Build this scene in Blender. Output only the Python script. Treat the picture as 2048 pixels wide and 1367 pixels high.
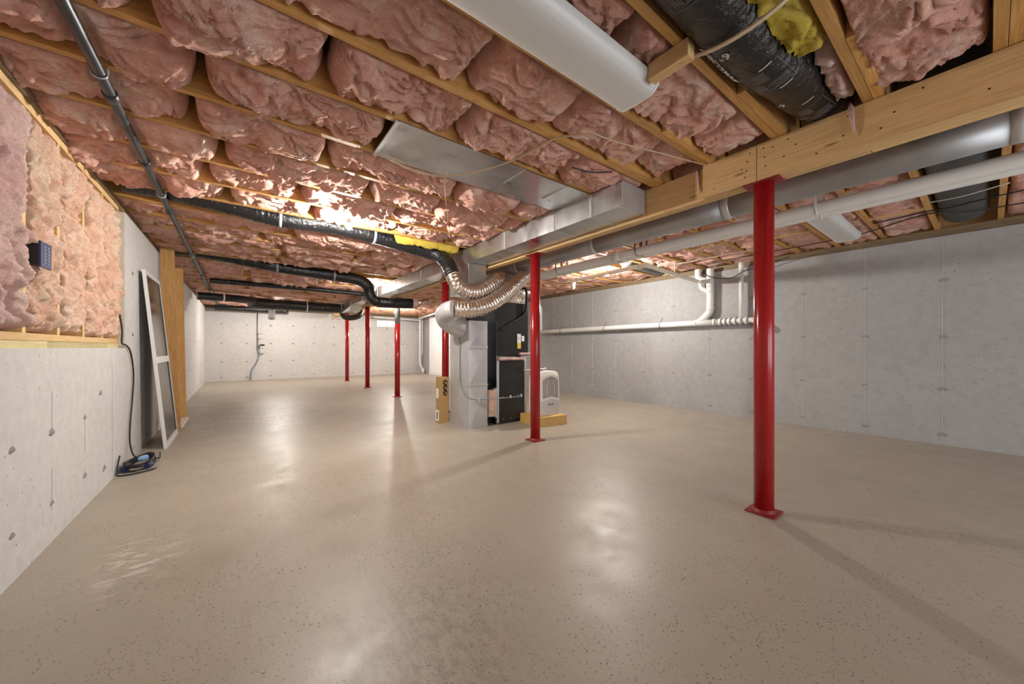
import bpy, bmesh, math, random
import numpy as np
from mathutils import Vector, Matrix

for o in list(bpy.data.objects):
    bpy.data.objects.remove(o, do_unlink=True)
scene = bpy.context.scene
col = scene.collection

# ------------------------------------------------------------------ camera
F_PX = 722.0
YAW = math.atan2(546.0, F_PX)
cam_d = bpy.data.cameras.new('camera')
cam_d.sensor_width = 36.0
cam_d.lens = F_PX / 2048.0 * 36.0
cam_d.shift_y = 10.5 / 2048.0
cam_d.clip_start = 0.02
cam = bpy.data.objects.new('camera', cam_d)
cam.location = (0.0, 0.0, 1.1)
cam.rotation_euler = (math.radians(90), 0, -YAW)
col.objects.link(cam)
scene.camera = cam

# ------------------------------------------------------------------ world, light, exposure
world = bpy.data.worlds.new('overcast_sky')
scene.world = world
world.use_nodes = True
wn = world.node_tree
bgn = wn.nodes['Background']
bgn.inputs[0].default_value = (0.95, 0.97, 1.0, 1)
bgn.inputs[1].default_value = 5.2

BULB_STRENGTH = 3100.0
PORTAL = True

vs = scene.view_settings
vs.view_transform = 'Standard'
vs.look = 'None'
vs.gamma = 1.0
vs.exposure = 0.32
vs.use_curve_mapping = False

# ------------------------------------------------------------------ constants of the place
XL, XR = -0.845, 6.32          # inner faces of the long concrete walls
YB, YF = -3.2, 14.9            # back and far wall
ZW = 2.35                      # top of the concrete
ZJ = 2.44                      # underside of the joists
ZD = 2.70                      # underside of the floor deck
XP = 2.80                      # post line
JS = 0.43                      # joist spacing
def JY(k): return JS * k - 0.03
POST_Y = [0.91 + 2.335 * k for k in range(6)]

random.seed(7)
rng = np.random.RandomState(11)

# ------------------------------------------------------------------ materials
def newmat(name):
    m = bpy.data.materials.new(name); m.use_nodes = True
    nt = m.node_tree
    b = nt.nodes['Principled BSDF']
    return m, nt, b
def nd(nt, t, **kw):
    n = nt.nodes.new(t)
    for k, v in kw.items():
        setattr(n, k, v)
    return n
def ramp(nt, fac, stops):
    r = nd(nt, 'ShaderNodeValToRGB')
    el = r.color_ramp.elements
    while len(el) < len(stops): el.new(0.5)
    for e, (p, c) in zip(el, stops):
        e.position = p
        e.color = (c[0], c[1], c[2], 1) if not isinstance(c, (int, float)) else (c, c, c, 1)
    nt.links.new(fac, r.inputs[0])
    return r.outputs[0]
def coords(nt, kind='Object', scale=(1, 1, 1), rand=False):
    if kind == 'World':
        g = nd(nt, 'ShaderNodeNewGeometry'); out = g.outputs['Position']
    else:
        t = nd(nt, 'ShaderNodeTexCoord'); out = t.outputs[kind]
    if rand:
        oi = nd(nt, 'ShaderNodeObjectInfo')
        mu = nd(nt, 'ShaderNodeVectorMath', operation='SCALE')
        cb = nd(nt, 'ShaderNodeCombineXYZ')
        for i in range(3): nt.links.new(oi.outputs['Random'], cb.inputs[i])
        nt.links.new(cb.outputs[0], mu.inputs[0]); mu.inputs['Scale'].default_value = 37.0
        ad = nd(nt, 'ShaderNodeVectorMath', operation='ADD')
        nt.links.new(out, ad.inputs[0]); nt.links.new(mu.outputs[0], ad.inputs[1]); out = ad.outputs[0]
    mp = nd(nt, 'ShaderNodeMapping'); mp.inputs['Scale'].default_value = scale
    nt.links.new(out, mp.inputs[0])
    return mp.outputs[0]
def noise(nt, vec, scale, detail=4, rough=0.55, dist=0.0):
    n = nd(nt, 'ShaderNodeTexNoise')
    n.inputs['Scale'].default_value = scale; n.inputs['Detail'].default_value = detail
    n.inputs['Roughness'].default_value = rough; n.inputs['Distortion'].default_value = dist
    nt.links.new(vec, n.inputs['Vector'])
    return n.outputs['Fac']
def mixc(nt, fac, a, b, mode='MIX'):
    m = nd(nt, 'ShaderNodeMix', data_type='RGBA', blend_type=mode)
    for i, v in ((0, fac), (6, a), (7, b)):
        if isinstance(v, (int, float)): m.inputs[i].default_value = v
        elif isinstance(v, tuple): m.inputs[i].default_value = (v[0], v[1], v[2], 1)
        else: nt.links.new(v, m.inputs[i])
    return m.outputs[2]
def math_(nt, op, a, b=None, c=None):
    m = nd(nt, 'ShaderNodeMath', operation=op)
    for i, v in enumerate((a, b, c)):
        if v is None: continue
        if isinstance(v, (int, float)): m.inputs[i].default_value = v
        else: nt.links.new(v, m.inputs[i])
    return m.outputs[0]
def bump(nt, b, h, strength, dist):
    n = nd(nt, 'ShaderNodeBump'); n.inputs['Strength'].default_value = strength; n.inputs['Distance'].default_value = dist
    nt.links.new(h, n.inputs['Height']); nt.links.new(n.outputs[0], b.inputs['Normal'])
def pm(name, c1, c2=None, scale=8.0, rough=0.6, metal=0.0, bmp=0.0, bdist=0.004, stretch=(1, 1, 1), coord='Object', rand=False, detail=4, r2=None, spec=None):
    m, nt, b = newmat(name)
    b.inputs['Metallic'].default_value = metal
    b.inputs['Roughness'].default_value = rough
    if spec is not None: b.inputs['Specular IOR Level'].default_value = spec
    if c2 is None:
        b.inputs['Base Color'].default_value = (*c1, 1)
        if bmp == 0: return m
        c2 = c1
    v = coords(nt, coord, stretch, rand)
    n = noise(nt, v, scale, detail)
    nt.links.new(ramp(nt, n, [(0.3, c1), (0.7, c2)]), b.inputs['Base Color'])
    if r2 is not None:
        nt.links.new(ramp(nt, n, [(0.3, rough), (0.7, r2)]), b.inputs['Roughness'])
    if bmp: bump(nt, b, n, bmp, bdist)
    return m
def wood(name, ca, cb, cc, stretch, knots=True, rough=0.6):
    m, nt, b = newmat(name)
    v = coords(nt, 'Object', stretch, True)
    g = noise(nt, v, 9.0, 6, 0.6, 0.6)
    base = ramp(nt, g, [(0.25, ca), (0.5, cb), (0.75, cc)])
    if knots:
        v2 = coords(nt, 'Object', tuple(max(0.35, s * 0.16) for s in stretch), True)
        k = nd(nt, 'ShaderNodeTexVoronoi'); k.inputs['Scale'].default_value = 5.5
        nt.links.new(v2, k.inputs['Vector'])
        kf = ramp(nt, k.outputs['Distance'], [(0.035, 1.0), (0.09, 0.0)])
        base = mixc(nt, math_(nt, 'MULTIPLY', kf, 0.75), base, tuple(x * 0.28 for x in ca))
    oi = nd(nt, 'ShaderNodeObjectInfo')
    hv = nd(nt, 'ShaderNodeHueSaturation')
    nt.links.new(math_(nt, 'MULTIPLY_ADD', oi.outputs['Random'], 0.3, 0.85), hv.inputs['Value'])
    nt.links.new(base, hv.inputs['Color'])
    nt.links.new(hv.outputs[0], b.inputs['Base Color'])
    b.inputs['Roughness'].default_value = rough
    bump(nt, b, g, 0.25, 0.003)
    return m

M = {}
JC = ((0.40, 0.20, 0.055), (0.55, 0.30, 0.095), (0.66, 0.40, 0.155))
BC = ((0.52, 0.32, 0.12), (0.66, 0.44, 0.20), (0.74, 0.52, 0.27))
M['wood_x'] = wood('joist_wood', *JC, (0.6, 9, 9))
M['wood_y'] = wood('beam_wood', *BC, (9, 0.6, 9))
M['wood_z'] = wood('stud_wood', *BC, (9, 9, 0.6))
M['plank_z'] = wood('plank_wood', (0.40, 0.19, 0.05), (0.54, 0.29, 0.085), (0.62, 0.37, 0.14), (8, 8, 0.7))
M['green_wood'] = wood('treated_wood', (0.42, 0.38, 0.16), (0.55, 0.48, 0.24), (0.64, 0.57, 0.32), (9, 0.6, 9))
M['dark_wood'] = wood('sill_wood', (0.13, 0.09, 0.05), (0.2, 0.14, 0.08), (0.28, 0.2, 0.11), (9, 0.6, 9), False)
M['pallet_wood'] = wood('pallet_wood', (0.50, 0.29, 0.07), (0.62, 0.38, 0.12), (0.7, 0.47, 0.2), (0.8, 8, 8))
M['strip_wood'] = wood('strip_wood', (0.56, 0.42, 0.26), (0.66, 0.52, 0.36), (0.72, 0.60, 0.44), (9, 0.8, 9), False)
M['deck'] = pm('deck_board', (0.20, 0.12, 0.06), (0.32, 0.2, 0.1), 14, 0.8, coord='World')

def concrete(name, ca, cb, warm=None):
    m, nt, b = newmat(name)
    v = coords(nt, 'World')
    n1 = noise(nt, v, 0.9, 5, 0.6)
    n2 = noise(nt, v, 14.0, 6, 0.65)
    base = ramp(nt, n1, [(0.3, ca), (0.7, cb)])
    base = mixc(nt, 0.35, base, ramp(nt, n2, [(0.3, tuple(x * 0.82 for x in ca)), (0.7, tuple(min(1, x * 1.12) for x in cb))]))
    vo = nd(nt, 'ShaderNodeTexVoronoi'); vo.inputs['Scale'].default_value = 17.0
    nt.links.new(v, vo.inputs['Vector'])
    pit = ramp(nt, vo.outputs['Distance'], [(0.07, 1.0), (0.12, 0.0)])
    msk = ramp(nt, noise(nt, v, 2.3, 3), [(0.42, 0.0), (0.56, 1.0)])
    pf = math_(nt, 'MULTIPLY', pit, msk)
    base = mixc(nt, math_(nt, 'MULTIPLY', pf, 0.75), base, (0.10, 0.095, 0.09))
    nt.links.new(base, b.inputs['Base Color'])
    b.inputs['Roughness'].default_value = 0.75
    h = math_(nt, 'SUBTRACT', n2, math_(nt, 'MULTIPLY', pf, 1.2))
    bump(nt, b, h, 0.35, 0.006)
    return m
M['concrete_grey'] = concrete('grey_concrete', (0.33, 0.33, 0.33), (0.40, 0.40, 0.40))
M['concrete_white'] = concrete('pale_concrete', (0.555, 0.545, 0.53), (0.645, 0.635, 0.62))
M['concrete_warm'] = concrete('raw_concrete', (0.50, 0.45, 0.38), (0.6, 0.55, 0.47))
M['seam'] = pm('seam_mortar', (0.44, 0.44, 0.435), (0.50, 0.50, 0.495), 8, 0.8)
M['tie'] = pm('tie_mark', (0.10, 0.095, 0.09), (0.50, 0.49, 0.48), 60, 0.8, bmp=0.5)

def floor_mat():
    m, nt, b = newmat('painted_floor')
    v = coords(nt, 'World')
    n1 = noise(nt, v, 0.55, 5, 0.6)
    base = ramp(nt, n1, [(0.3, (0.355, 0.318, 0.255)), (0.7, (0.425, 0.382, 0.310))])
    # dirty drag marks running along the room
    vs_ = coords(nt, 'World', (3.2, 0.8, 1))
    st = ramp(nt, noise(nt, vs_, 5.5, 10, 0.8, 0.5), [(0.50, 0.0), (0.68, 1.0)])
    stm = ramp(nt, noise(nt, v, 0.42, 3), [(0.42, 0.0), (0.62, 1.0)])
    base = mixc(nt, math_(nt, 'MULTIPLY', math_(nt, 'MULTIPLY', st, stm), 0.55), base, (0.23, 0.195, 0.155))
    # chips in the paint
    for sc, lo, hi, colr, thr in ((24.0, 0.10, 0.14, (0.05, 0.042, 0.034), 0.50), (46.0, 0.13, 0.19, (0.08, 0.066, 0.052), 0.44), (80.0, 0.16, 0.24, (0.12, 0.10, 0.08), 0.45), (33.0, 0.05, 0.08, (0.85, 0.82, 0.76), 0.56)):
        vo = nd(nt, 'ShaderNodeTexVoronoi'); vo.inputs['Scale'].default_value = sc
        nt.links.new(v, vo.inputs['Vector'])
        sp = ramp(nt, vo.outputs['Distance'], [(lo, 1.0), (hi, 0.0)])
        mk = ramp(nt, noise(nt, v, 1.1 + sc * 0.013, 6, 0.7), [(thr, 0.0), (thr + 0.10, 1.0)])
        base = mixc(nt, math_(nt, 'MULTIPLY', math_(nt, 'MULTIPLY', sp, mk), 0.85), base, colr)
    # whitish scuffed patch near the left wall
    def patch(cx, cy, sx, sy):
        mp = nd(nt, 'ShaderNodeMapping', vector_type='TEXTURE')
        mp.inputs['Location'].default_value = (cx, cy, 0); mp.inputs['Scale'].default_value = (sx, sy, 1)
        g = nd(nt, 'ShaderNodeNewGeometry'); nt.links.new(g.outputs['Position'], mp.inputs[0])
        ln = nd(nt, 'ShaderNodeVectorMath', operation='LENGTH'); nt.links.new(mp.outputs[0], ln.inputs[0])
        return ramp(nt, ln.outputs['Value'], [(0.3, 1.0), (1.0, 0.0)])
    sc = ramp(nt, noise(nt, coords(nt, 'World', (1, 2.2, 1)), 9, 5, 0.7), [(0.52, 0.0), (0.6, 1.0)])
    base = mixc(nt, math_(nt, 'MULTIPLY', math_(nt, 'MULTIPLY', sc, patch(-0.42, 2.65, 0.22, 0.42)), 0.45), base, (0.82, 0.78, 0.72))
    dk = ramp(nt, noise(nt, coords(nt, 'World', (2.2, 1.0, 1)), 12, 9, 0.8), [(0.44, 0.0), (0.58, 1.0)])
    base = mixc(nt, math_(nt, 'MULTIPLY', math_(nt, 'MULTIPLY', dk, patch(0.2, 6.9, 1.3, 1.5)), 0.85), base, (0.2, 0.17, 0.14))
    base = mixc(nt, math_(nt, 'MULTIPLY', math_(nt, 'MULTIPLY', dk, patch(0.55, 1.25, 0.5, 0.5)), 0.5), base, (0.2, 0.17, 0.14))
    nt.links.new(base, b.inputs['Base Color'])
    nt.links.new(ramp(nt, noise(nt, v, 3.5, 5, 0.65), [(0.3, 0.33), (0.7, 0.52)]), b.inputs['Roughness'])
    b.inputs['Specular IOR Level'].default_value = 0.5
    bump(nt, b, noise(nt, v, 22.0, 5, 0.6), 0.08, 0.004)
    return m
M['floor'] = floor_mat()

def fluff(name, dark, mid, pale, sc=1.0):
    m, nt, b = newmat(name)
    v = coords(nt, 'Object', (1, 1, 1), True)
    big = noise(nt, v, 5.0 * sc, 4, 0.6, 0.6)
    wv = coords(nt, 'Object', (1.0, 1.7, 1.3), True)
    fine = noise(nt, wv, 26.0 * sc, 7, 0.7, 2.2)
    strand = noise(nt, wv, 60.0 * sc, 4, 0.7, 3.5)
    f = math_(nt, 'ADD', math_(nt, 'MULTIPLY', big, 0.5), math_(nt, 'MULTIPLY', fine, 0.5))
    base = ramp(nt, f, [(0.36, dark), (0.5, mid), (0.63, pale)])
    wisp = ramp(nt, noise(nt, coords(nt, 'Object', (1.0, 2.6, 1.6), True), 34.0 * sc, 6, 0.75, 4.0), [(0.54, 0.0), (0.66, 1.0)])
    base = mixc(nt, math_(nt, 'MULTIPLY', wisp, 0.45), base, tuple(0.35 * p + 0.65 * q for p, q in zip(pale, (0.95, 0.90, 0.84))))
    nt.links.new(base, b.inputs['Base Color'])
    b.inputs['Roughness'].default_value = 0.85
    b.inputs['Specular IOR Level'].default_value = 0.15
    h = math_(nt, 'ADD', fine, math_(nt, 'MULTIPLY', strand, 0.35))
    bump(nt, b, h, 0.8, 0.016)
    return m
M['pink'] = fluff('pink_fiberglass', (0.68, 0.315, 0.24), (0.82, 0.46, 0.37), (0.92, 0.70, 0.60))
M['peach'] = fluff('peach_fiberglass', (0.70, 0.33, 0.23), (0.84, 0.56, 0.41), (0.92, 0.76, 0.60))
M['rose'] = fluff('rose_fiberglass', (0.66, 0.36, 0.33), (0.80, 0.55, 0.50), (0.88, 0.70, 0.64))
M['yellow'] = fluff('yellow_fiberglass', (0.44, 0.32, 0.03), (0.62, 0.46, 0.06), (0.74, 0.58, 0.14))

M['galv'] = pm('galvanized_steel', (0.47, 0.48, 0.49), (0.60, 0.61, 0.62), 3.0, 0.26, 0.92, 0.0, r2=0.34, detail=2, stretch=(1, 2.5, 1))
M['galv_round'] = pm('round_duct_steel', (0.36, 0.37, 0.385), (0.46, 0.47, 0.485), 5, 0.42, 0.7, 0.0, r2=0.52)
M['galv_dull'] = pm('dull_sheet_steel', (0.54, 0.55, 0.57), (0.62, 0.63, 0.65), 6, 0.38, 0.5, 0.03, r2=0.48)
M['foil'] = pm('foil_sleeve', (0.74, 0.66, 0.58), (0.86, 0.80, 0.74), 30, 0.22, 1.0, 0.6, 0.01, detail=5)
M['black_flex'] = pm('black_plastic_sleeve', (0.007, 0.007, 0.008), (0.014, 0.014, 0.015), 30, 0.22, 0, 0.9, 0.015, detail=5)
M['dark_duct'] = pm('dark_grey_duct', (0.05, 0.05, 0.05), (0.075, 0.075, 0.075), 8, 0.55)
M['black_metal'] = pm('black_cabinet_steel', (0.014, 0.014, 0.014), (0.02, 0.02, 0.02), 3, 0.32)
M['blue_metal'] = pm('blue_black_steel', (0.016, 0.02, 0.028), None, rough=0.3)
M['black'] = pm('black_rubber', (0.012, 0.012, 0.013), None, rough=0.5)
M['gas_pipe'] = pm('black_iron_pipe', (0.022, 0.026, 0.032), (0.045, 0.05, 0.058), 12, 0.38, 0.3)
M['red'] = pm('red_painted_steel', (0.35, 0.010, 0.013), (0.40, 0.014, 0.016), 3, 0.22, bmp=0.04)
M['red_plate'] = pm('red_plate_paint', (0.20, 0.012, 0.012), (0.28, 0.016, 0.016), 30, 0.5)
M['primer'] = pm('grey_primer', (0.30, 0.30, 0.30), (0.4, 0.4, 0.4), 15, 0.5)
M['pvc'] = pm('white_pvc', (0.74, 0.74, 0.72), (0.80, 0.80, 0.78), 4, 0.35)
M['pvc_cream'] = pm('cream_pvc', (0.76, 0.70, 0.58), (0.80, 0.75, 0.64), 4, 0.35)
M['pvc_ring'] = pm('pipe_primer_ring', (0.28, 0.27, 0.27), None, rough=0.6)
M['white'] = pm('white_enamel', (0.78, 0.78, 0.77), None, rough=0.35)
M['drywall'] = pm('white_drywall', (0.84, 0.84, 0.84), (0.88, 0.88, 0.88), 3, 0.7, coord='World')
M['alu'] = pm('white_aluminium', (0.70, 0.70, 0.69), None, rough=0.4)
M['cable_tan'] = pm('tan_cable', (0.55, 0.42, 0.28), None, rough=0.5)
M['conduit'] = pm('grey_conduit', (0.27, 0.27, 0.26), None, rough=0.4)
M['cable_white'] = pm('pale_cable', (0.62, 0.60, 0.55), None, rough=0.5)
M['cable_black'] = pm('black_cable', (0.012, 0.012, 0.013), None, rough=0.45)
M['blue_tape'] = pm('blue_tape', (0.22, 0.40, 0.66), (0.32, 0.52, 0.78), 30, 0.6)
M['navy'] = pm('navy_plastic', (0.02, 0.03, 0.12), None, rough=0.4)
M['cardboard'] = pm('brown_cardboard', (0.40, 0.24, 0.09), (0.46, 0.28, 0.11), 5, 0.75)
M['paper'] = pm('white_paper', (0.82, 0.80, 0.77), (0.88, 0.86, 0.83), 14, 0.8)
M['ink'] = pm('black_ink', (0.012, 0.012, 0.012), None, rough=0.7)
M['print'] = pm('pale_print', (0.55, 0.56, 0.57), None, rough=0.5)
M['print_dim'] = pm('dim_print', (0.16, 0.16, 0.16), None, rough=0.5)
M['label_yellow'] = pm('yellow_label', (0.80, 0.52, 0.05), None, rough=0.6)
M['cream'] = pm('cream_plastic', (0.76, 0.72, 0.66), (0.80, 0.77, 0.71), 2, 0.4)
M['grey_plastic'] = pm('grey_plastic', (0.56, 0.55, 0.54), None, rough=0.4)
M['grille'] = pm('taupe_grille', (0.30, 0.265, 0.23), None, rough=0.6)
M['porcelain'] = pm('white_porcelain', (0.80, 0.79, 0.76), None, rough=0.25)
M['strap'] = pm('grey_strap', (0.24, 0.27, 0.32), None, rough=0.4)
M['grey_dark'] = pm('dark_seam', (0.10, 0.10, 0.10), None, rough=0.5)
M['brass'] = pm('dull_brass', (0.35, 0.33, 0.30), None, rough=0.35, metal=0.8)
def glassy(name, colr, alpha):
    m, nt, b = newmat(name)
    b.inputs['Base Color'].default_value = (*colr, 1); b.inputs['Roughness'].default_value = 0.15
    tr = nd(nt, 'ShaderNodeBsdfTransparent'); mx = nd(nt, 'ShaderNodeMixShader')
    mx.inputs[0].default_value = alpha
    nt.links.new(tr.outputs[0], mx.inputs[1]); nt.links.new(b.outputs[0], mx.inputs[2])
    nt.links.new(mx.outputs[0], nt.nodes['Material Output'].inputs[0])
    return m
M['screen'] = glassy('insect_mesh', (0.05, 0.05, 0.055), 0.80)
M['glass'] = glassy('window_glass', (0.7, 0.75, 0.78), 0.12)
def emitter(name, colr, s):
    m, nt, b = newmat(name)
    b.inputs['Base Color'].default_value = (0.9, 0.9, 0.9, 1)
    b.inputs['Emission Color'].default_value = (*colr, 1); b.inputs['Emission Strength'].default_value = s
    return m
M['bulb_added'] = emitter('added_weak_bulb', (1.0, 0.955, 0.88), BULB_STRENGTH * 0.4)  # weaker glow for the bulb added beside the trunk
M['bulb'] = emitter('lit_bulb', (1.0, 0.955, 0.88), BULB_STRENGTH)
def lens_mat():
    m, nt, b = newmat('acrylic_lens')
    b.inputs['Base Color'].default_value = (0.66, 0.665, 0.665, 1); b.inputs['Roughness'].default_value = 0.35
    w = nd(nt, 'ShaderNodeTexWave', bands_direction='Y'); w.inputs['Scale'].default_value = 40
    v = coords(nt, 'Object'); nt.links.new(v, w.inputs['Vector'])
    bump(nt, b, w.outputs['Fac'], 0.08, 0.002)
    return m
M['lens'] = lens_mat()

# ------------------------------------------------------------------ mesh helpers
class MB:
    def __init__(s): s.v = []; s.f = []; s.sm = []
    def add(s, vs, fs, smooth=False):
        o = len(s.v); s.v.extend([tuple(map(float, p)) for p in vs])
        for f in fs: s.f.append(tuple(i + o for i in f)); s.sm.append(smooth)
        return s
    def box(s, x0, x1, y0, y1, z0, z1, bev=0.0):
        if bev > 0:
            bm = bmesh.new(); bmesh.ops.create_cube(bm, size=1)
            for v in bm.verts: v.co = Vector(((x0 + x1) / 2 + v.co.x * (x1 - x0), (y0 + y1) / 2 + v.co.y * (y1 - y0), (z0 + z1) / 2 + v.co.z * (z1 - z0)))
            bmesh.ops.bevel(bm, geom=bm.edges[:], offset=bev, segments=2, profile=0.6, affect='EDGES')
            bm.verts.index_update()
            s.add([v.co[:] for v in bm.verts], [[v.index for v in f.verts] for f in bm.faces]); bm.free()
            return s
        p = [(x, y, z) for z in (z0, z1) for y in (y0, y1) for x in (x0, x1)]
        return s.add(p, [(0, 2, 3, 1), (4, 5, 7, 6), (0, 1, 5, 4), (2, 6, 7, 3), (0, 4, 6, 2), (1, 3, 7, 5)])
    def hexa(s, p):   # 8 points, bottom 4 ccw, top 4 ccw
        return s.add(p, [(3, 2, 1, 0), (4, 5, 6, 7), (0, 1, 5, 4), (1, 2, 6, 5), (2, 3, 7, 6), (3, 0, 4, 7)])
    def tube(s, path, r, n=12, caps=True, smooth=True, rfun=None):
        P = np.array(path, float); m = len(P)
        T = np.zeros_like(P); T[1:-1] = P[2:] - P[:-2]; T[0] = P[1] - P[0]; T[-1] = P[-1] - P[-2]
        T /= np.linalg.norm(T, axis=1)[:, None] + 1e-12
        up = np.array([0, 0, 1.0]) if abs(T[0][2]) < 0.9 else np.array([1.0, 0, 0])
        N = up - T[0] * up.dot(T[0]); N /= np.linalg.norm(N)
        vs = []; fs = []
        for i in range(m):
            N = N - T[i] * N.dot(T[i]); N /= np.linalg.norm(N); Bn = np.cross(T[i], N)
            for j in range(n):
                a = 2 * math.pi * j / n
                rr = r if np.isscalar(r) else r[i]
                if rfun is not None: rr = rr * rfun(i, j, a)
                vs.append(P[i] + rr * (math.cos(a) * N + math.sin(a) * Bn))
        for i in range(m - 1):
            for j in range(n):
                k = (j + 1) % n
                fs.append((i * n + j, i * n + k, (i + 1) * n + k, (i + 1) * n + j))
        s.add(vs, fs, smooth)
        if caps:
            s.f.append(tuple(len(s.v) - m * n + j for j in reversed(range(n)))); s.sm.append(False)
            s.f.append(tuple(len(s.v) - n + j for j in range(n))); s.sm.append(False)
        return s
    def cyl(s, p0, p1, r, n=16, r1=None, caps=True):
        return s.tube([p0, p1], [r, r if r1 is None else r1], n, caps)
    def lathe(s, prof, c=(0, 0, 0), n=24):
        m = len(prof); vs = []
        for r, z in prof:
            for j in range(n):
                a = 2 * math.pi * j / n; vs.append((c[0] + r * math.cos(a), c[1] + r * math.sin(a), c[2] + z))
        fs = [(i * n + j, i * n + (j + 1) % n, (i + 1) * n + (j + 1) % n, (i + 1) * n + j) for i in range(m - 1) for j in range(n)]
        s.add(vs, fs, True)
        return s
    def mesh(s, name):
        me = bpy.data.meshes.new(name); me.from_pydata(s.v, [], s.f)
        me.polygons.foreach_set('use_smooth', s.sm); me.update()
        return me
    def build(s, name, mat, parent=None, loc=None):
        """one mesh object; vertices are given in world space"""
        base = Vector(loc) if loc is not None else (Vector(parent['_base']) if parent is not None else Vector((0, 0, 0)))
        if any(base): s.v = [(x - base.x, y - base.y, z - base.z) for x, y, z in s.v]
        o = bpy.data.objects.new(name, s.mesh(name)); o.data.materials.append(M[mat] if isinstance(mat, str) else mat)
        col.objects.link(o); o['_base'] = tuple(base)
        if parent is not None:
            o.parent = parent; o.location = base - Vector(parent['_base'])
        else: o.location = base
        return o
def empty(name, loc, label=None, cat=None, group=None):
    o = bpy.data.objects.new(name, None); o.empty_display_size = 0.1; o.location = loc; o['_base'] = tuple(loc); col.objects.link(o)
    if label: tag(o, label, cat, group)
    return o
def tag(o, label, cat, group=None):
    o['label'] = label; o['category'] = cat
    if group: o['group'] = group
    return o
def struct(o, label=None):
    o['kind'] = 'structure'
    if label: o['label'] = label
    return o
def box(name, mat, b, parent=None, bev=0.0, loc=None):
    return MB().box(*b, bev=bev).build(name, mat, parent, loc)
def smooth_path(pts, n=12):
    P = [np.array(p, float) for p in pts]
    P = [2 * P[0] - P[1]] + P + [2 * P[-1] - P[-2]]
    out = []
    for i in range(1, len(P) - 2):
        a, b, c, d = P[i - 1:i + 3]
        for k in range(n):
            t = k / n
            out.append(0.5 * ((2 * b) + (-a + c) * t + (2 * a - 5 * b + 4 * c - d) * t * t + (-a + 3 * b - 3 * c + d) * t ** 3))
    out.append(P[-2])
    return np.array(out)
def resample(path, step):
    P = np.array(path, float); d = np.r_[0, np.cumsum(np.linalg.norm(np.diff(P, axis=0), axis=1))]
    n = max(2, int(d[-1] / step) + 1); t = np.linspace(0, d[-1], n)
    return np.stack([np.interp(t, d, P[:, i]) for i in range(3)], 1)

# numpy gradient noise
_perm = np.tile(np.random.RandomState(3).permutation(256), 3)
_g = np.random.RandomState(5).normal(size=(256, 3)); _g /= np.linalg.norm(_g, axis=1)[:, None]
def pnoise(x, y, z):
    x, y, z = np.broadcast_arrays(np.asarray(x, float), np.asarray(y, float), np.asarray(z, float))
    xi, yi, zi = np.floor(x).astype(int), np.floor(y).astype(int), np.floor(z).astype(int)
    xf, yf, zf = x - xi, y - yi, z - zi
    u, v, w = [t * t * t * (t * (t * 6 - 15) + 10) for t in (xf, yf, zf)]
    r = 0
    for a in (0, 1):
        for b in (0, 1):
            for c in (0, 1):
                h = _perm[(_perm[(_perm[(xi + a) & 255] + yi + b) & 255] + zi + c) & 255]
                g = _g[h]
                d = g[..., 0] * (xf - a) + g[..., 1] * (yf - b) + g[..., 2] * (zf - c)
                r = r + d * (u if a else 1 - u) * (v if b else 1 - v) * (w if c else 1 - w)
    return r * 1.6
def grid_faces(nu, nv):
    i = np.arange(nu - 1)[:, None] * nv + np.arange(nv - 1)[None, :]
    return np.stack([i, i + nv, i + nv + 1, i + 1], -1).reshape(-1, 4)
def fast_mesh(name, verts, faces, ngons=()):
    me = bpy.data.meshes.new(name)
    nv = len(verts); loops = np.concatenate([faces.reshape(-1)] + [np.array(g) for g in ngons]).astype(np.int32)
    starts = np.concatenate([np.arange(len(faces)) * 4] + ([len(faces) * 4 + np.cumsum([0] + [len(g) for g in ngons[:-1]])] if len(ngons) else [])).astype(np.int32)
    me.vertices.add(nv); me.vertices.foreach_set('co', np.asarray(verts, np.float32).reshape(-1))
    me.loops.add(len(loops)); me.loops.foreach_set('vertex_index', loops)
    me.polygons.add(len(starts)); me.polygons.foreach_set('loop_start', starts)
    sm = np.ones(len(starts), bool); sm[len(faces):] = False
    me.polygons.foreach_set('use_smooth', sm)
    me.update(calc_edges=True); me.validate()
    return me

# ================================================================== STRUCTURE
floor = struct(box('floor', 'floor', (XL - 0.3, XR + 0.3, YB - 0.3, YF + 0.3, -0.12, 0.0)), 'glossy beige painted concrete floor with chips and scuffs')
ceiling = struct(box('ceiling', 'deck', (XL - 0.3, XR + 0.3, YB - 0.3, YF + 0.3, ZD, ZD + 0.03)), 'underside of the floor deck above the joists')

PY0, PY1, ZL = -0.5, 4.85, 1.095      # pony wall run and ledge height
wl = MB()
wl.box(XL - 0.26, XL, YB - 0.3, PY0, 0, ZW)
wl.box(XL - 0.26, XL, PY0, PY1, 0, ZL)
wl.box(XL - 0.26, XL, PY1, YF + 0.3, 0, ZW)
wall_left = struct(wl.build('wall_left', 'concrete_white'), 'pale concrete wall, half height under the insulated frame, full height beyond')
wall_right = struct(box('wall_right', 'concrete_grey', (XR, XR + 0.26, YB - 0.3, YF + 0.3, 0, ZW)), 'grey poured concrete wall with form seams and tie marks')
WX0, WX1, WZ0, WZ1 = 4.44, 5.27, 1.93, 2.20
wf = MB()
wf.box(XL, WX0, YF, YF + 0.26, 0, ZW); wf.box(WX1, XR, YF, YF + 0.26, 0, ZW)
wf.box(WX0, WX1, YF, YF + 0.26, 0, WZ0); wf.box(WX0, WX1, YF, YF + 0.26, WZ1, ZW)
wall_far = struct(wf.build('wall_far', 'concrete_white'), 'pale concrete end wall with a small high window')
DX0, DX1, DZ1 = 0.6, 5.0, 2.1  # door opening added in the unseen wall to supply soft daylight
wb = MB()
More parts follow.
